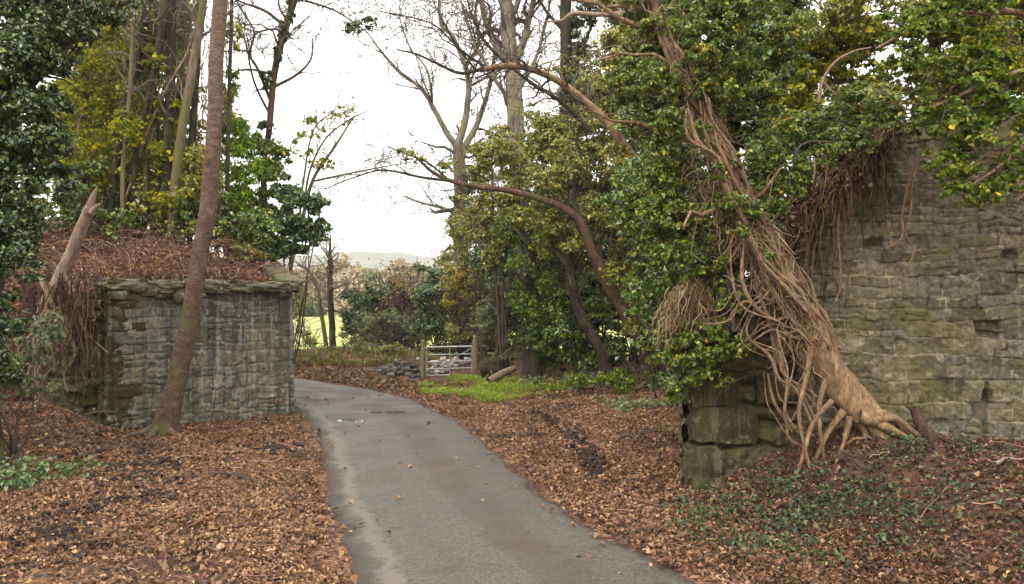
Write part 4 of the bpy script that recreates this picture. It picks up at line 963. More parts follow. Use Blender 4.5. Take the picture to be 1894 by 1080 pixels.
tree('tall_ash_tree', 'tall pale bare trunk rising above the thicket to the frame top', 'tree', 33,
     [(965, 640), (962, 400), (956, 260), (948, 150), (940, 60), (934, -60), (930, -220)], [20, 19, 17, 15, 14, 11, 8], 'bark_sky', 502,
     limbs=[([(945, 130), (915, 80), (895, 20), (880, -60)], 8, 4), ([(948, 140), (970, 70), (985, 10), (1000, -70)], 8, 4), ([(952, 200), (905, 130), (870, 60), (850, -10)], 4.5, 1.6), ([(950, 180), (990, 110), (1010, 40), (1025, -40)], 4.5, 1.6),
            ([(940, 40), (960, 0), (970, -60)], 6, 3)], levels=[(70, 2.6, .6, .3), (300, 1.4, .8, .2), (700, .7, .8, .1)], leaf='olive', size=.13, cov=1.6, fname='ivy', crown_=[(950, 300, 33, 34, 70), (960, 420, 33, 50, 80), (935, 260, 33, 24, 40)])
tree('dark_ivy_tree', 'upright black trunk with ivy on its right side, near the frame top', 'tree', 27, [(1052, 640), (1050, 400), (1048, 220), (1047, 60), (1045, -100), (1045, -220)], [12, 12, 11.5, 11, 10, 8], 'bark_dark', 503,
     limbs=[([(1047, 60), (1010, 20), (985, -30)], 4, 2), ([(1048, 150), (1085, 70), (1110, 10)], 4, 2)], crown_=[(1070, 120, 27, 26, 60), (1075, 40, 27, 34, 50), (1080, 200, 26.5, 34, 60), (1110, -10, 27, 40, 40)], leaf='ivy_dark', size=.1, cov=1.8, fname='ivy',
     levels=[(24, 1.6, .7, .2), (80, .8, .8, .1)])
tree('bent_tree', 'light brown bowed branch tree arching left across the white sky', 'tree', 20.5, [(1260, 640), (1230, 460), (1180, 310), (1118, 222), (1072, 180), (1030, 148), (985, 128), (940, 121), (895, 127)], [12, 11, 9, 7.5, 7, 6.5, 6, 5.5, 4.5], 'bark_tan', 504,
     limbs=[([(895, 127), (850, 135), (810, 118), (770, 100), (735, 92)], 4, 1.2), ([(900, 126), (850, 90), (820, 40), (800, 0)], 3, 1), ([(1090, 240), (1040, 190), (985, 155), (930, 110), (880, 60)], 5, 1.6), ([(940, 121), (900, 80), (870, 20), (860, -30)], 3, 1.2), ([(880, 130), (830, 70), (790, 40), (700, 20)], 2.4, .9)],
     lbark='bark_dark', levels=[(70, 1.3, .7, .1), (240, .7, .8, 0), (500, .4, .8, 0)], crown_=[(1190, 330, 20.4, 60, 60), (1230, 430, 20.2, 50, 60), (1150, 260, 20.5, 50, 40)], leaf='olive', size=.1, cov=1.2)
tree('mossy_leaning_tree', 'red brown trunk leaning left with a long dark mossy branch', 'tree', 19.8, [(1222, 700), (1188, 630), (1135, 545), (1098, 470), (1072, 408), (1022, 376), (945, 353), (880, 345), (835, 335), (800, 318), (772, 292)], [16, 14, 11.5, 10, 8.5, 6.5, 5.2, 4.6, 4, 3.2, 2], 'bark_red', 505,
     limbs=[([(835, 335), (780, 328), (735, 318), (700, 315), (650, 330), (600, 350)], 2.8, .9), ([(1072, 408), (1060, 360), (1075, 300), (1060, 240)], 5, 2), ([(830, 332), (790, 300), (740, 280), (715, 270)], 2.2, .8), ([(1150, 570), (1190, 500), (1200, 420)], 6, 3)],
     lbark='bark_dark', levels=[(40, 1.0, .7, .1), (130, .5, .8, 0), (200, .3, .8, 0)], crown_=[(1040, 300, 19.6, 60, 44), (1110, 390, 20.3, 50, 44), (760, 290, 19.8, 34, 18), (830, 310, 19.8, 26, 20), (1000, 330, 20, 44, 30), (1190, 610, 19.2, 40, 40), (1130, 500, 19.4, 24, 20), (1215, 660, 19, 30, 34), (960, 400, 20, 30, 26)], leaf='olive', size=.085, cov=.9)
tree('leaning_tree', 'dark slim trunk leaning left of the red brown leaning tree', 'tree', 20.6, [(1112, 655), (1078, 590), (1058, 530), (1050, 450), (1040, 380)], [10, 9, 8.5, 8, 6], 'bark_dark', 506, foot=(1118, 660, 20.6),
     levels=[(20, 1.2, .7, .2), (60, .6, .8, 0)], crown_=[(1030, 460, 20.4, 54, 56), (1000, 400, 20.6, 44, 40), (1070, 420, 20.8, 40, 40)], leaf='olive', size=.085, cov=1.9)
tree('ivy_clad_tree', 'upright ivy clad tree right of the pale grey green bush', 'tree', 22.4, [(985, 700), (985, 600), (980, 500), (972, 400)], [17, 15, 13, 10], 'bark_dark', 507,
     levels=[(20, 1.2, .7, .2)], crown_=[(975, 480, 22.2, 46, 60), (960, 570, 22, 26, 60), (1000, 560, 22, 36, 60), (1000, 640, 22, 30, 40), (950, 420, 22.4, 40, 40), (1005, 420, 22.4, 40, 50)], leaf='lush', size=.09, cov=1.6, fname='ivy')
TG = 'evergreen thicket shrubs on the right verge'
def tb(label, px, Y, bl, leaf, seed, size=.095, cov=2.0, py=700, **k):
    bush('evergreen_shrub', label, 'shrub', px, Y, bl, leaf, size, seed, cov=cov, py=py, group=TG, **k)
tb('brown olive crown behind the long mossy branch', 930, 24, [(920, 285, 24, 46, 34), (965, 310, 24, 50, 40), (890, 320, 24.4, 34, 30), (935, 370, 24, 50, 40), (890, 395, 24, 34, 40), (910, 460, 24, 36, 50), (1000, 250, 24, 44, 44)], 'olive', 511, cov=1.7, r=.04)
tb('tall olive shrub left of the bowed branch', 1100, 23, [(1090, 260, 23, 60, 60), (1030, 250, 23.5, 44, 40), (1140, 320, 22.6, 60, 60), (1120, 180, 23, 50, 50), (1060, 340, 23, 50, 40), (1160, 110, 24, 50, 60)], 'olive', 512, cov=1.8, r=.04)
tb('dark shrub on the shaded ground between the leaning trunks', 1080, 22.6, [(1060, 610, 22.6, 60, 56), (1030, 540, 23, 44, 60), (1100, 560, 22.8, 54, 60), (1140, 620, 22.6, 50, 50), (1090, 660, 22, 70, 30), (1020, 650, 22.6, 40, 40)], 'ivy', 513, cov=2.2)
tb('grey leaved shrub behind the red brown leaning trunk', 1180, 21.6, [(1180, 470, 21.4, 60, 56), (1190, 560, 21.2, 52, 60), (1150, 410, 21.6, 50, 44), (1230, 520, 20.8, 50, 60), (1150, 500, 22, 40, 50)], 'olive', 514, cov=2.2)
tb('glossy shrub left of the ruined wall pier', 1235, 16.5, [(1225, 600, 16.5, 40, 50), (1245, 660, 16.2, 40, 40), (1235, 540, 16.6, 44, 50), (1260, 470, 16.6, 50, 60)], 'ivy', 515, cov=2.4, py=720)
tb('dark green tall shrub behind the bowed branch foot', 1250, 19, [(1240, 300, 19, 60, 70), (1200, 220, 19.4, 60, 60), (1270, 400, 18.8, 50, 60), (1180, 380, 20, 46, 40), (1200, 150, 19.6, 60, 50)], 'ivy', 516, cov=2.2, r=.05)
tb('speckled grey leaved evergreen in front of the far dense evergreen', 1010, 24, fill([(960,330),(1000,280),(1120,270),(1180,340),(1180,470),(1120,560),(1010,560),(930,480),(900,400)], (22.6,24), (32,52), 34, 5181), 'olive', 518, cov=1.0, r=.03)
tb('light speckled shrub with a skirt of ivy left of the pier bush', 1200, 19.5, fill([(1130,330),(1250,280),(1300,380),(1290,560),(1240,640),(1180,640),(1130,480)], (17.5,20), (30,50), 34, 5191), 'ivy_right', 519, cov=.9, r=.03)
tb('twiggy olive shrub against the sky left of the long mossy branch', 890, 30, fill([(835,340),(890,250),(965,225),(965,640),(810,640),(835,480)], (29,33), (26,44), 40, 5201), 'olive', 520, cov=.8, r=.03, levels=[(160, 1.4, .8, .3), (500, .7, .8, .2)], stems=14)
tb('sparse leaved twigs above the thicket between the tall bare trunk and bowed branch', 1020, 25, fill([(960,260),(985,150),(1040,90),(1110,60),(1140,240),(1050,300)], (24,27), (20,38), 26, 5301), 'olive', 530, cov=.6, r=.03, levels=[(120, 1.4, .8, .3), (400, .7, .8, .2)], stems=12)
tb('knee high green growth along the foot of the thicket', 1080, 19.8, fill([(965,690),(1060,690),(1240,690),(1235,735),(1100,730),(965,722)], (18.6,21), (13,22), 40, 5321), 'lush', 532, cov=.7, size=.08, r=.01, stems=14)
tb('low black green undergrowth beneath the leaning trunks', 1120, 22, fill([(960,600),(1040,540),(1240,560),(1230,700),(960,690)], (20.8,23), (24,40), 40, 5311), 'ivy', 531, cov=1.1, r=.02)
tb('far dense evergreen closing the view under the thicket', 1110, 27, [(1000, 560, 27, 70, 80), (1080, 500, 27, 90, 110), (1180, 520, 27, 100, 130), ] + fill([(1090,150),(1020,230),(940,300),(890,400),(930,520),(960,650),(1300,700),(1300,150)], (25,28.5), (50,80), 46, 5171), 'holly', 517, size=.14, cov=2.6, r=.05)
# tall leafy trees behind the right embankment
BG = 'tall trees behind the right embankment'
def bt(label, px, Y, bl, leaf, seed, cov=1.8, size=.13, r=14, top=0, lv=None, bark='bark_dark'):
    tree('broadleaf_tree', label, 'tree', Y, [(px, 520), (px - 6, 300), (px + 8, 120), (px + 4, top), (px, top - 160)], [r, r * .9, r * .75, r * .6, r * .4], bark, seed, crown_=bl, leaf=leaf, size=size, cov=cov, group=BG,
         levels=lv or [(26, 2.0, .7, .2), (90, 1.0, .8, .1)], flare=.2)
bt('dense green tree above the bowed branch', 1180, 26, fill([(1110,-60),(1330,-60),(1330,260),(1160,290),(1120,160)], (23,26.5), (44,70), 34, 5211), 'olive', 521)
bt('dense dark green tree behind the root tangled trunk crown', 1360, 17.5, fill([(1240,-70),(1520,-70),(1520,160),(1490,330),(1330,330),(1240,200)], (15.5,18), (44,70), 40, 5221), 'ivy', 522, size=.1)
bt('yellowing tree behind the wall top with thin pale stems', 1540, 15.5, fill([(1440,30),(1640,20),(1640,210),(1520,280),(1440,200)], (14.6,16), (34,52), 30, 5231), 'yellow_green', 523, cov=1.5, size=.08, r=7, lv=[(40, 1.6, .7, .2), (160, .8, .8, .1)], bark='bark_pale')
bt('green tree behind the overhanging branches at the frame corner', 1720, 15, fill([(1530,-70),(1960,-70),(1960,330),(1700,300),(1560,200)], (14,16), (48,76), 44, 5241), 'olive', 524, size=.1, cov=1.5)
bt('pale yellow leaved tree at the top right margin', 1850, 13.4, fill([(1760,0),(1960,-20),(1960,180),(1800,140)], (12.8,13.6), (34,50), 14, 5251), 'yellow_green', 525, size=.08, cov=1.0, r=8)

# ------------------------------------------------------------------ root tangled trunk on the wall
rng = R(600); YT = 9.05
T = Thing('root_tangled_tree', 'tan ivy bound trunk with tangled roots leaning against the ruined wall', 'tree', (*P(1590, 800, YT)[:2], gz(*P(1590, 800, YT)[:2])))
main = [(1640, 815, 8.8), (1595, 765, 8.95), (1548, 705, 9.02), (1512, 640, 9.05), (1478, 570, 9.1), (1440, 490, 9.15), (1395, 420, 9.25), (1352, 340, 9.35), (1318, 262, 9.45), (1292, 190, 9.55), (1256, 120, 9.7), (1225, 60, 9.9), (1200, -40, 10.2), (1180, -180, 10.5)]
mr = [16, 31, 31, 30, 30, 27, 24, 22, 20, 17, 13, 11, 10, 8]
g = Geo(); mp = path(main, YT); trunk_geo(g, mp, np.array(mr) * YT / F * .92, 601, 24, bump=.22, flare=.25, wob=.25)
tr_ = T.part('trunk', g, M['bark_tan'])
mpr = resample(mp, 8)
# vines that braid round the trunk
for i in range(52):
    g = Geo(); a0 = rng.uniform(0, 2 * math.pi); k0 = int(rng.integers(22, 60)); k1 = min(len(mpr) - 1, k0 + int(rng.integers(18, 52))); seg = mpr[k0:k1:4]
    if len(seg) < 3: continue
    ph = a0 + np.cumsum(rng.normal(0, .55, len(seg))); R0 = np.interp(np.arange(k0, k1, 4)[:len(seg)] / 8, range(len(mr)), mr) * YT / F * rng.uniform(.9, 1.5, len(seg))
    off = np.stack([np.cos(ph) * R0, -np.abs(np.sin(ph)) * R0 * .9, np.sin(ph) * R0 * .4], 1)
    r0 = rng.uniform(.008, .024); trunk_geo(g, seg + off, np.linspace(r0, r0 * .6, len(seg)), 610 + i, 7, k=6, bump=.12, wob=.8)
    T.part('vine', g, M['vine'])
VN = [([(1385, 425), (1405, 480), (1440, 520), (1480, 560), (1500, 590)], 9, 9), ([(1360, 430), (1400, 470), (1425, 530), (1470, 600), (1500, 640)], 8, 7), ([(1395, 520), (1420, 590), (1440, 650), (1455, 700), (1500, 740), (1520, 790)], 7, 6),
      ([(1390, 630), (1425, 660), (1440, 700), (1470, 720), (1490, 760), (1505, 790)], 6, 5), ([(1420, 690), (1430, 740), (1455, 780), (1460, 810), (1490, 830)], 5, 4.5), ([(1470, 640), (1490, 700), (1505, 740), (1500, 770)], 6, 5),
      ([(1440, 610), (1450, 670), (1455, 720), (1450, 760), (1475, 800)], 6, 5), ([(1400, 560), (1380, 610), (1400, 640), (1430, 650)], 4, 4), ([(1500, 590), (1505, 620), (1480, 650)], 8, 5),
      ([(1375, 450), (1372, 520), (1400, 570), (1450, 600)], 6, 6), ([(1505, 600), (1470, 625), (1430, 610), (1380, 640)], 5, 3), ([(1420, 470), (1460, 520), (1490, 590)], 7, 6), ([(1370, 540), (1350, 590), (1300, 600)], 3.5, 2.5),
      ([(1270, 200), (1290, 260), (1330, 300), (1350, 360), (1380, 420)], 8, 8), ([(1310, 180), (1320, 250), (1350, 320), (1385, 380)], 6, 6), ([(1420, 540), (1400, 560), (1370, 560), (1340, 600)], 4, 2.5)]
for i, (pts, a, b) in enumerate(VN):
    for rep, fac in ((0, .64), (1, .36), (2, .26)):
        jr = R(9000 + i * 3 + rep); sh = jr.normal(0, 9, 2) if rep else np.zeros(2)
        if rep == 2 and i % 2: continue
        q = [(x + sh[0] + (jr.normal(0, 7) if rep else 0), y + sh[1] + (jr.normal(0, 7) if rep else 0)) for x, y in pts]
        ra = np.linspace(a, b, len(q)); ra[0] *= .45; ra[-1] *= .5
        g = Geo(); Yv = 8.8 + .1 * (i % 3) - .03 * rep; trunk_geo(g, path(q, Yv), ra * fac * Yv / F, 750 + i + 40 * rep, 7, k=6, bump=.22, wob=1.3); T.part('vine', g, M['vine'])
RT = [([(1595, 770), (1640, 790), (1680, 812), (1735, 850)], 11, 3), ([(1580, 770), (1600, 800), (1596, 840)], 8, 3), ([(1560, 760), (1530, 800), (1505, 835)], 8, 3), ([(1610, 780), (1650, 772), (1690, 798), (1720, 812)], 8, 3), ([(1540, 740), (1500, 790), (1470, 830)], 6, 3),
      ([(1620, 795), (1655, 812), (1690, 840)], 7, 2), ([(1570, 770), (1565, 805), (1550, 840)], 6, 2), ([(1530, 700), (1515, 760), (1525, 815)], 6, 2.5), ([(1605, 760), (1640, 765), (1665, 790), (1672, 830)], 6, 2), ([(1500, 640), (1490, 700), (1478, 770), (1500, 835)], 6, 2.5), ([(1640, 800), (1610, 815), (1580, 812), (1555, 830)], 5, 2)]
for i, (pts, a, b) in enumerate(RT):
    g = Geo(); pp = path(pts, 8.72 + .06 * (i % 3)); pp[-1, 2] = gz(pp[-1, 0], pp[-1, 1]) - .05; trunk_geo(g, pp, np.linspace(a, b, len(pts)) * YT / F, 680 + i, 9, k=8, bump=.2, wob=.9); T.part('root', g, M['vine'] if i % 2 else M['bark_tan'])
# fine root hairs
g = Geo(); n = 620; PT = np.zeros((n, 6, 3)); RD = np.zeros((n, 6))
for i in range(n):
    k = int(np.clip(rng.normal(44, 11), 26, 82)); o = mpr[min(k, len(mpr) - 1)] + rng.normal(size=3) * [.12, .04, .12] + [-.13, -.15, 0]; d = norm(np.array([rng.normal() * .6 + .25, -.1, rng.normal() * .5 - 1.1]))
    for q in range(6): PT[i, q] = o; d = norm(d + rng.normal(size=3) * .35); o = o + d * rng.uniform(.04, .09)
    PT[i, :, 1] = np.minimum(PT[i, :, 1], 9.3); RD[i] = np.linspace(.007, .003, 6)
tubes(g, PT, RD, 3); T.part('root_hairs', g, M['thatch'])
mpath = [mpr[30:]]; g = Geo(); fan(g, mpath, [np.full(len(mpr) - 30, .09)], rng, [(22, 1.3, .9, .15), (80, .7, .9, 0)]); T.part('twigs', g, M['vine'])
g = Geo()
crown(g, [(1230, 340, 9.6, 46, 70), (1250, 285, 9.5, 60, 50), (1220, 230, 10, 50, 50), (1360, 120, 9.7, 60, 50), (1330, 60, 9.8, 80, 50), (1230, 60, 10, 70, 60), (1400, 190, 9.5, 60, 56), (1440, 260, 9.4, 56, 44), (1170, 120, 10.4, 50, 50), (1440, 330, 9.3, 60, 44),
              (1250, 420, 9.5, 60, 60), (1280, 490, 9.3, 40, 40), (1385, 395, 9.0, 44, 24), (1345, 365, 9.0, 44, 26), (1330, 430, 9.3, 36, 40), (1470, 60, 9.8, 60, 50), (1200, 0, 10.3, 90, 50), (1380, 0, 10, 90, 50), (1300, 110, 9.1, 40, 36), (1265, 60, 9.3, 50, 40), (1240, 160, 9.3, 36, 34), (1345, 170, 9.1, 34, 34), (1250, 230, 9.1, 36, 40), (1380, 290, 9.0, 36, 34), (1300, 390, 8.9, 26, 24), (1210, 400, 9.6, 44, 50), (1350, 370, 8.85, 40, 20), (1330, 320, 8.9, 24, 26), (1300, 240, 9.0, 22, 24), (1365, 425, 8.75, 28, 20), (1288, 165, 9.1, 22, 22), (1420, 470, 8.8, 16, 14), (1240, 130, 9.3, 26, 24)] + fill([(1140,-60),(1560,-60),(1500,160),(1470,380),(1400,360),(1330,240),(1280,330),(1300,480),(1230,500),(1190,330),(1140,200)], (9.1,10.4), (34,56), 44, 6001), .052, rng, 1.25, sub=16, subr=(.18, .36))
T.part('ivy_crown', g, M['ivy_right'], smooth=False)
# explicit crossing branches among the ivy
T = Thing('fallen_branch', 'pale crooked branch hung in the foliage above the wall top', 'branch', P(1530, 160, 9.2))
g = Geo(); trunk_geo(g, path([(1515, 190), (1522, 150), (1545, 115), (1580, 95), (1612, 88)], 8.9), np.linspace(3.4, 1.6, 5) * 9 / F, 690, 6, wob=.6); trunk_geo(g, path([(1522, 150), (1535, 165), (1548, 175)], 8.9), np.array([3, 2.4, 1.6]) * 9 / F, 691, 6); T.part('stem', g, M['bark_pale'])
T = Thing('dead_limb', 'broken bare brown limb sticking left above the bowed branch', 'branch', P(1170, 25, 17))
g = Geo(); trunk_geo(g, path([(1190, 20), (1150, 25), (1100, 27), (1060, 25), (1040, 38), (1010, 40)], 17), np.array([5, 5, 4.5, 4, 3, 1.5]) * 17 / F, 692, 7, wob=.5); trunk_geo(g, path([(1150, 25), (1142, 8), (1145, -10)], 17), np.array([4, 3, 2]) * 17 / F, 693, 6); T.part('stem', g, M['bark_pale'])
bush('ivy_thicket', 'dense shaded ivy thicket behind the tangled trunk and pier', 'ivy', 1330, 11.8, fill([(1130,300),(1300,240),(1400,330),(1470,400),(1440,520),(1400,640),(1330,720),(1220,740),(1170,560)], (10.4,13), (34,58), 60, 7041), 'ivy', .085, 704, cov=1.0, py=760, r=.03)
bush('ivy_thicket', 'speckled ivy curtain between the thatch and the tangled trunk', 'ivy', 1360, 9.8, fill([(1170,300),(1300,250),(1370,400),(1390,520),(1330,560),(1230,500),(1170,420)], (9.4,10.6), (26,46), 40, 7051), 'ivy_right', .052, 705, cov=.85, foot=P(1380, 620, 9.9))
bush('ivy_thicket', 'ivy bank filling the dip behind the stepped wall top', 'ivy', 1480, 12.2, fill([(1380,260),(1560,170),(1640,160),(1600,300),(1430,430),(1380,420)], (11.2,13), (30,50), 54, 7061), 'ivy_right', .07, 706, cov=1.1, foot=P(1480, 480, 12.2))
bush('ivy_thicket', 'shaded ivy just behind the mossy pier top', 'ivy', 1330, 10.9, fill([(1240,430),(1420,430),(1420,640),(1240,660)], (10.6,11.6), (26,42), 24, 7071), 'ivy', .075, 707, cov=1.0, py=760)
# ivy on the pier
bush('ivy_bush', 'bright ivy bush cloaking the top of the mossy wall pier', 'ivy', 1300, 9.35, [(1300, 610, 9.4, 60, 30), (1370, 640, 9.1, 30, 30), (1250, 620, 9.5, 34, 40), (1290, 660, 9.3, 56, 44), (1345, 635, 9.2, 44, 34), (1260, 700, 9.4, 36, 46), (1310, 700, 9.3, 50, 22), (1255, 735, 9.5, 28, 26), (1235, 650, 9.6, 26, 30)], 'ivy_right', .053, 701, cov=2.2, foot=P(1330, 680, 9.75), stems=10, subr=(.2, .4))
bush('ivy_clump', 'smaller ivy clump left of the braided vines', 'ivy', 1345, 9.3, [(1340, 500, 9.2, 36, 36), (1365, 560, 9.1, 26, 30), (1330, 555, 9.3, 26, 30), (1310, 470, 9.4, 26, 26)], 'ivy_right', .052, 702, cov=2.0, foot=P(1390, 600, 9.2), stems=8, subr=(.2, .4))
g = Geo(); rng = R(703); n = 230; PT = np.zeros((n, 7, 3)); RD = np.zeros((n, 7))
for i in range(n):
    px = rng.normal(1276, 24); Y = rng.uniform(9.2, 9.6); y0 = 500 + abs(px - 1278) * .9 + rng.uniform(0, 50); ln = rng.uniform(25, 85)
    PT[i] = [P(px + dx + (px - 1278) * .3 * a, y0 + ln * a, Y) for a, dx in zip(np.linspace(0, 1, 7), np.cumsum(rng.normal(0, 5.5, 7)))]
    RD[i] = np.linspace(.008, .003, 7)
tubes(g, PT, RD, 3)
single('dead_ivy_thatch', g, M['thatch'], 'brown hanging thatch of dead ivy stems above the bright ivy bush', 'dead ivy', 'stuff')

# overhanging branches top right
tree('overhanging_tree', 'leafy branches overhanging the ruined wall from the top right corner', 'tree', 9.0, [(2030, 560, 10.6), (2030, 350, 10.4), (2010, 180, 9.8), (1985, 40, 9.4), (1960, -120, 9.2)], [20, 18, 15, 12, 9], 'bark_dark', 710,
     limbs=[([(2010, 190, 9.6), (1930, 240, 8.8), (1860, 300, 8.2), (1800, 340, 7.9)], 7, 2), ([(2000, 130, 9.4), (1900, 130, 8.6), (1790, 170, 8.1), (1700, 210, 8)], 8, 2), ([(1985, 40, 9.2), (1850, 20, 8.5), (1720, 40, 8.2), (1620, 90, 8.2)], 8, 2), ([(1990, 230, 9.2), (1930, 330, 8.4), (1880, 370, 8.1)], 5, 1.6)],
     lbark='vine', crown_=[(1660, 60, 8.2, 70, 44), (1740, 40, 8.2, 80, 50), (1840, 30, 8.4, 80, 50), (1720, 120, 8.1, 70, 46), (1800, 160, 8.1, 70, 50), (1870, 180, 8.2, 60, 60), (1740, 215, 8.0, 56, 40), (1800, 260, 8, 60, 44), (1770, 330, 7.9, 48, 40), (1830, 360, 7.9, 46, 30), (1880, 330, 8, 40, 40), (1720, 300, 8.0, 26, 24), (1650, 130, 8.2, 40, 30), (1900, 260, 8, 40, 60), (1790, 375, 7.9, 24, 16)] + fill([(1600,-60),(1960,-60),(1960,360),(1880,380),(1800,380),(1720,330),(1690,250),(1640,160)], (7.9,8.7), (26,44), 44, 7101),
     leaf='lush', size=.054, cov=1.3, levels=[(40, .7, .8, 0), (150, .4, .8, -.1)], twig='bark_red', ckw=dict(sub=18, subr=(.16, .34)))
# ivy and dead roots along the wall top
bush('ivy_bush', 'yellow flecked ivy spilling over the stepped wall top', 'ivy', 1540, 9.9, [(1480, 330, 9.4, 46, 34), (1540, 270, 9.5, 50, 34), (1600, 210, 9.5, 46, 30), (1500, 380, 9.3, 24, 16), (1640, 200, 9.4, 34, 26), (1570, 180, 9.8, 60, 40), (1440, 380, 9.2, 30, 24), (1690, 240, 9.3, 24, 22)] + fill([(1430,400),(1500,300),(1660,170),(1690,240),(1600,300),(1500,390),(1450,430)], (9.0,9.6), (16,30), 26, 7201), 'ivy_right', .05, 720, cov=1.5, foot=P(1560, 260, 10.1), stems=12, subr=(.2, .4))
g = Geo(); rng = R(721); n = 300; PT = np.zeros((n, 7, 3)); RD = np.zeros((n, 7))
for i in range(n):
    u_ = rng.uniform(0, 1); px = 1460 + 190 * u_ + rng.normal(0, 8); y0 = 400 - 165 * u_ + rng.normal(0, 14); Y = rng.uniform(9.05, 9.35); ln = rng.uniform(20, 90) if rng.uniform() < .88 else rng.uniform(120, 250)
    PT[i] = [P(px + dx, y0 + ln * a, Y - .03) for a, dx in zip(np.linspace(0, 1, 7), np.cumsum(rng.normal(0, 4.5, 7)))]
    RD[i] = np.linspace(.009, .003, 7) * rng.uniform(.7, 1.4)
tubes(g, PT, RD, 3); q = PT[:, :4].reshape(-1, 3); leaves(g, q + rng.normal(size=q.shape) * .04, rng.normal(size=q.shape) + [0, -.6, .3], rng.uniform(.03, .07, len(q)), rng)
single('hanging_roots', g, M['dark_root'], 'dark brown dead roots hanging below the stepped wall top', 'roots', 'stuff', smooth=False)
T = Thing('climbing_stem', 'thin pale creeper stems climbing the middle of the ruined wall', 'creeper', P(1690, 480, 9.2))
for i, pts in enumerate(([(1690, 300), (1675, 360), (1670, 420), (1690, 470), (1655, 520)], [(1560, 340), (1550, 420), (1555, 520), (1545, 560)], [(1640, 460), (1668, 440), (1672, 400)], [(1700, 290), (1688, 340), (1684, 400), (1672, 430)], [(1505, 290), (1505, 330), (1480, 380), (1440, 410)])):
    g = Geo(); trunk_geo(g, path(pts, 9.2), np.linspace(2.6, 1.2, len(pts)) * 9.2 / F, 730 + i, 6, wob=.8); T.part('stem', g, M['vine'])
# broken branch leaning at the wall foot and sticks on the bank
def stick(name, label, pts, Y, r, bark, seed, extra=()):
    pp = path(pts, Y); T = Thing(name, label, 'stick' if r[0] < 8 else 'branch', (pp[0][0], pp[0][1], gz(pp[0][0], pp[0][1])))
    g = Geo(); trunk_geo(g, pp, np.array(r) * Y / F, seed, 8, bump=.12, wob=.5)
    for k, e in enumerate(extra): trunk_geo(g, path(e, Y), np.linspace(r[0] * .5, 1, len(e)) * Y / F, seed + 5 + k, 6, wob=.5)
    T.part('stem', g, M[bark]); return T
stick('broken_branch', 'red brown broken branch leaning at the foot of the wall', [(1686, 755), (1705, 790), (1728, 820), (1745, 850)], 8.75, [7, 11, 12, 9], 'bark_red', 740, extra=[[(1690, 760), (1675, 750), (1668, 742)], [(1725, 800), (1750, 815), (1775, 820)]])
def ground_stick(name, label, a, b, r, bark, seed, bow=.0, lift=.02, cat='stick'):
    # a, b in plan metres
    ts = np.linspace(0, 1, 6); dx = np.array(b) - np.array(a); nn = np.array([-dx[1], dx[0]])
    rng = R(seed); pts = np.array([[*(np.array(a) + dx * s + nn * (bow * math.sin(math.pi * s) + rng.normal(0, .02))), 0] for s in ts]); pts[:, 2] = ground(pts[:, 0], pts[:, 1]) + lift + r
    T = Thing(name, label, cat, pts[0]); g = Geo(); trunk_geo(g, pts, np.linspace(r, r * .5, 6), seed, 7, bump=.12, wob=.4); T.part('stem', g, M[bark])
    return T
def plan(px, py):
    """ground point seen at a sketch position (found by marching down the view ray)"""
    Ys = np.linspace(4, 30, 1200); Xs = (px - CX) / F * Ys; zr_ = CAMH + (HY - py) / F * Ys
    k = np.argmax(ground(Xs, Ys) > zr_); return (Xs[k], Ys[k])
ground_stick('stick', 'long thin brown stick on the bank below the wall', plan(1700, 975), plan(1775, 895), .013, 'vine', 751, .12)
ground_stick('stick', 'pale bare stick poking from the bank at the right margin', plan(1840, 872), plan(1893, 860), .02, 'bark_pale', 752, .03, .05)
ground_stick('stick', 'short brown stick among leaves low on the bank', plan(1490, 1005), plan(1560, 985), .012, 'vine', 753, .05)
ground_stick('stick', 'grey twig in the ivy left of the tangled roots', plan(1310, 890), plan(1360, 860), .01, 'twig_grey', 754, -.1)
ground_stick('stick', 'thin dark twig across the leaves on the left verge', plan(395, 880), plan(495, 905), .012, 'twig_dark', 757, .06)

# ------------------------------------------------------------------ leaf litter and ground cover
def soil_mask(X, Y):
    return np.maximum(sm(.1, .32, fbm(X * .75, Y * .75, 3, seed=811)), sm(.16, .4, fbm(X * 2.2, Y * 2.2, 9, seed=815)))
def litter(name, label, mat, seed, n, xs, ys, accept, size, lift=.035):
    rng = R(seed); X = rng.uniform(*xs, n); Y = ys[0] + (ys[1] - ys[0]) * rng.uniform(0, 1, n)
    d = poly_sd(X, Y, ROADPOLY); p = accept(X, Y, d); ok = rng.uniform(size=n) < p; X, Y, d = X[ok], Y[ok], d[ok]; n = len(X)
    Z = ground(X, Y); onroad = d < 0
    if onroad.any():
        Z = np.where(onroad, .05, Z)
    C = np.stack([X, Y, Z + rng.uniform(.004, lift, n)], 1); Nn = rng.normal(size=(n, 3)) * [.5, .5, .2] + [0, 0, 1.0]
    g = Geo(); leaves(g, C, Nn, size * np.clip(np.exp(rng.normal(-.05, .3, n)), .4, 1.8), rng, width=.75, fold=.32, droop=0)
    single(name, g, M[mat], label, 'fallen leaves', 'stuff', smooth=False)
def acc_left(X, Y, d):
    p = sm(.02, .3, d + fbm(X * 3, Y * 3, seed=801) * .3) * (X < -.2) * (1 - .8 * soil_mask(X, Y))
    return p * np.where(poly_sd(X, Y, LPOLY) > -.1, 1, 0)
litter('fallen_leaves', 'orange brown fallen leaves carpeting the left verge', 'litter', 800, 210000, (-9.5, 0), (4.5, 18.5), acc_left, .05)
def acc_emb(X, Y, d): return np.where(poly_sd(X, Y, LPOLY) < -.02, .8, 0)
litter('fallen_leaves', 'fallen leaves covering the embankment top above the abutment', 'litter', 805, 26000, (-11, -4.5), (14, 21.5), acc_emb, .08)
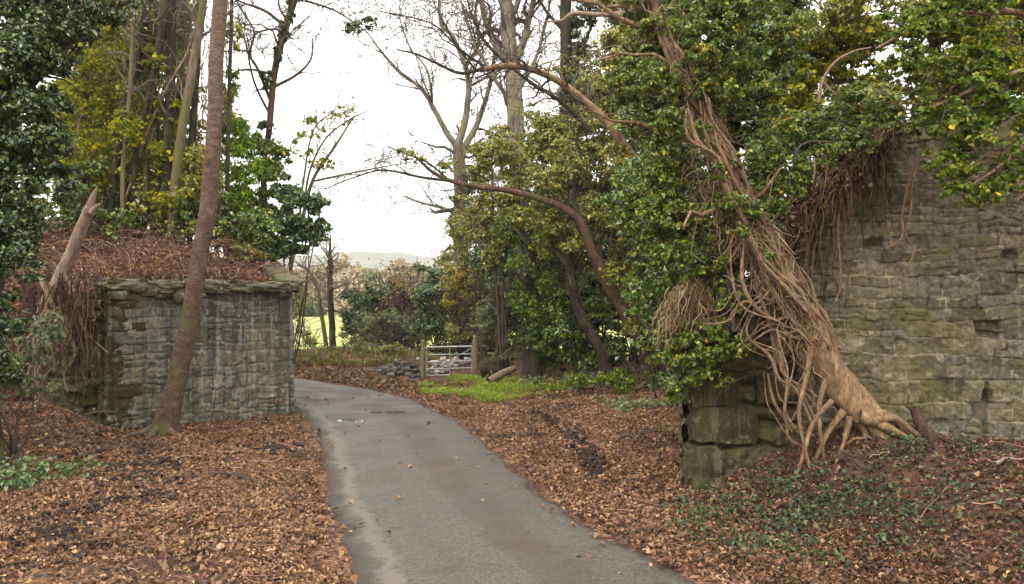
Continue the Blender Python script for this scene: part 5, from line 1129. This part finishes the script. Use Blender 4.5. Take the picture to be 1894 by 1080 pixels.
def acc_right(X, Y, d):
    rut = np.exp(-((d - 2.0 - .25 * np.sin(Y * 1.3)) / .16) ** 2) * sm(10.5, 12, Y) * sm(17.5, 16, Y)
    return sm(.0, .35, d + fbm(X * 3, Y * 3, seed=802) * .35) * (X > -3.5) * (1 - rut) * (1 - .55 * soil_mask(X, Y)) * sm(24, 20, Y) * np.clip(sm(9.2, 9.9, Y) + sm(2.0, 1.5, X), 0, 1)
litter('fallen_leaves', 'orange brown fallen leaves along the right verge before the thicket', 'litter', 806, 150000, (-3.2, 5), (8.2, 24), acc_right, .054)
def acc_bank(X, Y, d): return sm(.0, .4, d + fbm(X * 3, Y * 3, seed=803) * .35) * sm(9.5, 8.8, Y) * (.75 - .35 * sm(1.5, 2.6, d)) * (X > 0)
litter('fallen_leaves', 'dark mixed leaves on the bank below the ruined wall', 'bank_litter', 807, 60000, (.5, 7.5), (4.5, 9.8), acc_bank, .048)
def acc_bank2(X, Y, d): return sm(-.1, .3, d + fbm(X * 3, Y * 3, seed=804) * .35) * sm(9.9, 9.3, Y) * sm(2.4, .6, d) * (X > 0) * .8
litter('fallen_leaves', 'orange leaves at the lane edge below the ivy bank', 'litter', 808, 40000, (.5, 5.5), (4.5, 9.8), acc_bank2, .05)
def acc_far(X, Y, d): return sm(0, .3, d) * sm(2.6, 1.2, d) * (Y > 21) * (X < 0) * .8
litter('fallen_leaves', 'reddish leaves along the far edge of the lane bend', 'litter', 809, 26000, (-13, 0), (20.5, 31), acc_far, .11)
def acc_road(X, Y, d): return np.where(d < 0, .012 + .9 * np.exp(d / .11) * sm(-.2, .3, fbm(X * 2, Y * 2, seed=844)), 0) * np.where(d > -1.6, 1, 0)
litter('fallen_leaves', 'scattered single leaves lying on the lane asphalt', 'litter', 810, 24000, (-6, 3.5), (5, 22), acc_road, .07, .012)
g = Geo(); rng = R(840); n = 1500; X = rng.uniform(-9, 7, n); Y = rng.uniform(5.5, 19, n); d = poly_sd(X, Y, ROADPOLY); ok = (d > -.12) & (poly_sd(X, Y, LPOLY) > 0) & (poly_sd(X, Y, RPOLY) > .3); X, Y = X[ok], Y[ok]; n = len(X)
L = np.exp(rng.normal(-1.7, .5, n)); az = rng.uniform(0, 2 * math.pi, n); tt = np.linspace(-.5, .5, 5)[None]
PX = X[:, None] + np.cos(az)[:, None] * tt * L[:, None] + rng.normal(0, .012, (n, 5)); PY = Y[:, None] + np.sin(az)[:, None] * tt * L[:, None] + rng.normal(0, .012, (n, 5))
tubes(g, np.stack([PX, PY, np.maximum(ground(PX, PY), .0) + .03 + rng.uniform(0, .03, (n, 1))], -1), np.broadcast_to(rng.uniform(.002, .007, (n, 1)), (n, 5)), 4)
single('twig_litter', g, M['dead_stem'], 'small dead twigs strewn among the fallen leaves on both verges', 'twigs', 'stuff')
# ground ivy on the right bank
rng = R(820); n = 30000; X = rng.uniform(1.2, 7.0, n); Y = rng.uniform(5, 9.4, n); d = poly_sd(X, Y, ROADPOLY)
pm = fbm(X * 1.1, Y * 1.1, seed=821)
core = np.exp(-(((X - 3.3 - (Y - 8.3) * .3) / 1.35) ** 2) - ((Y - 8.2) / 1.0) ** 2)
corner = sm(3.7, 4.6, X) * sm(7.2, 6.4, Y)
ok = (d > .5) & (rng.uniform(size=n) < np.clip(core * .85 + corner * .6 + (pm > .12) * .12, 0, 1) * (.12 + .88 * sm(-.08, .14, pm)))
X, Y = X[ok], Y[ok]; C = np.stack([X, Y, ground(X, Y) + rng.uniform(.02, .14, len(X))], 1)
g = Geo(); leaves(g, C, rng.normal(size=C.shape) * .55 + [0, -.2, 1], rng.uniform(.025, .062, len(X)), rng)
single('ground_ivy', g, M['ground_ivy'], 'green ground ivy spreading over the bank below the tangled roots', 'ground ivy', 'stuff', smooth=False)
# clods of dark soil on the left verge
g = Geo(); rng = R(830)
for k in range(560):
    c = plan(*((rng.normal(255, 60), rng.normal(868, 34)) if k < 330 else ((rng.normal(500, 24), rng.normal(830, 6)) if k < 400 else (rng.normal(110, 40), rng.normal(985, 22))))); s_ = rng.uniform(.02, .07)
    rock(g, (c[0], c[1], gz(*c) + .015 + s_ * .12), (s_ * 1.5, s_, s_ * .7), rng, 4, .4, .3, rng.uniform(0, 3), rng.normal(0, .4))
single('soil_clods', g, M['soil'], 'dark churned soil clods showing through leaves on the left verge', 'soil', 'stuff')

g = Geo(); rng = R(831); ln_ = resample(np.array([plan(*q) for q in ((968, 762), (1010, 775), (1050, 800), (1080, 828), (1098, 860), (1104, 885))]), 12)
for k in range(210):
    c = ln_[int(rng.integers(0, len(ln_)))] + rng.normal(size=2) * [.09, .16]; s_ = rng.uniform(.02, .075)
    rock(g, (c[0], c[1], gz(*c) + .02 + s_ * .2), (s_ * 1.5, s_, s_ * .8), rng, 4, .4, .3, rng.uniform(0, 3), rng.normal(0, .4))
single('soil_clods', g, M['soil'], 'line of black wet soil along the rut in the right verge', 'soil', 'stuff')

# ------------------------------------------------------------------ hazy air
g = Geo(); lo, hi = np.array([-2000., -200., -3.]), np.array([2000., 3000., 140.])
V = [(x, y, z) for x in (lo[0], hi[0]) for y in (lo[1], hi[1]) for z in (lo[2], hi[2])]
g.add(V, Q=[(0, 1, 3, 2), (4, 6, 7, 5), (0, 4, 5, 1), (2, 3, 7, 6), (0, 2, 6, 4), (1, 5, 7, 3)])
t = NT('hazy air'); pv = t.n('ShaderNodeVolumePrincipled'); pv.inputs['Color'].default_value = (.95, .96, 1, 1); pv.inputs['Density'].default_value = HAZE
t.link(pv.outputs[0], t.out.inputs['Volume'])
single('haze', g, t.m, 'pale thin haze in the air veiling the far hills', 'haze', 'stuff', smooth=False)

# ------------------------------------------------------------------ light, sky, camera
w = bpy.data.worlds.new('World'); sc.world = w; w.use_nodes = True
nt = w.node_tree; bg = nt.nodes['Background']
sky = nt.nodes.new('ShaderNodeTexSky'); sky.sky_type = 'NISHITA'; sky.sun_disc = False
SUN_EL, SUN_AZ = math.radians(48), math.radians(-150)
sky.sun_elevation = SUN_EL; sky.sun_rotation = SUN_AZ; sky.dust_density = 2.0; sky.air_density = 1.0; sky.ozone_density = 1.0
hsv = nt.nodes.new('ShaderNodeHueSaturation'); hsv.inputs['Saturation'].default_value = .22
nt.links.new(sky.outputs[0], hsv.inputs['Color']); tc = nt.nodes.new('ShaderNodeTexCoord'); sx = nt.nodes.new('ShaderNodeSeparateXYZ'); nt.links.new(tc.outputs['Generated'], sx.inputs[0])
cr = nt.nodes.new('ShaderNodeValToRGB'); cr.color_ramp.elements[0].color = (4.9, 4.8, 4.55, 1); cr.color_ramp.elements[1].color = (10.6, 10.2, 9.5, 1); nt.links.new(sx.outputs['Z'], cr.inputs[0])   # even overcast, brighter overhead
mx = nt.nodes.new('ShaderNodeMix'); mx.data_type = 'RGBA'; mx.inputs[0].default_value = .85; nt.links.new(hsv.outputs[0], mx.inputs[6]); nt.links.new(cr.outputs[0], mx.inputs[7])
nt.links.new(mx.outputs[2], bg.inputs['Color']); bg.inputs['Strength'].default_value = .15
s = bpy.data.lights.new('sun', 'SUN'); s.energy = .7; s.angle = math.radians(30); s.color = (1, .93, .82)
so = bpy.data.objects.new('sun', s); COL.objects.link(so)
dirv_ = Vector((math.sin(SUN_AZ) * math.cos(SUN_EL), math.cos(SUN_AZ) * math.cos(SUN_EL), math.sin(SUN_EL)))
so.rotation_euler = dirv_.to_track_quat('Z', 'Y').to_euler()
so.location = (0, 0, 30)
cam = bpy.data.cameras.new('camera'); co = bpy.data.objects.new('camera', cam); COL.objects.link(co)
co.location = (0, 0, CAMH); co.rotation_euler = (math.pi / 2, 0, 0)
cam.sensor_width = 36; cam.lens = F / 1894 * 36; cam.shift_y = (HY - 540) / 1894; cam.clip_end = 6000; cam.clip_start = .1
sc.camera = co
sc.view_settings.view_transform = 'Standard'; sc.view_settings.look = 'None'; sc.view_settings.gamma = 1.0; sc.view_settings.exposure = 1.4
sc.cycles.max_bounces = 6; sc.cycles.diffuse_bounces = 4; sc.cycles.glossy_bounces = 2; sc.cycles.transmission_bounces = 3
sc.cycles.use_denoising = True; sc.cycles.use_adaptive_sampling = True; sc.cycles.adaptive_threshold = .02
sc.cycles.filter_width = 1.5
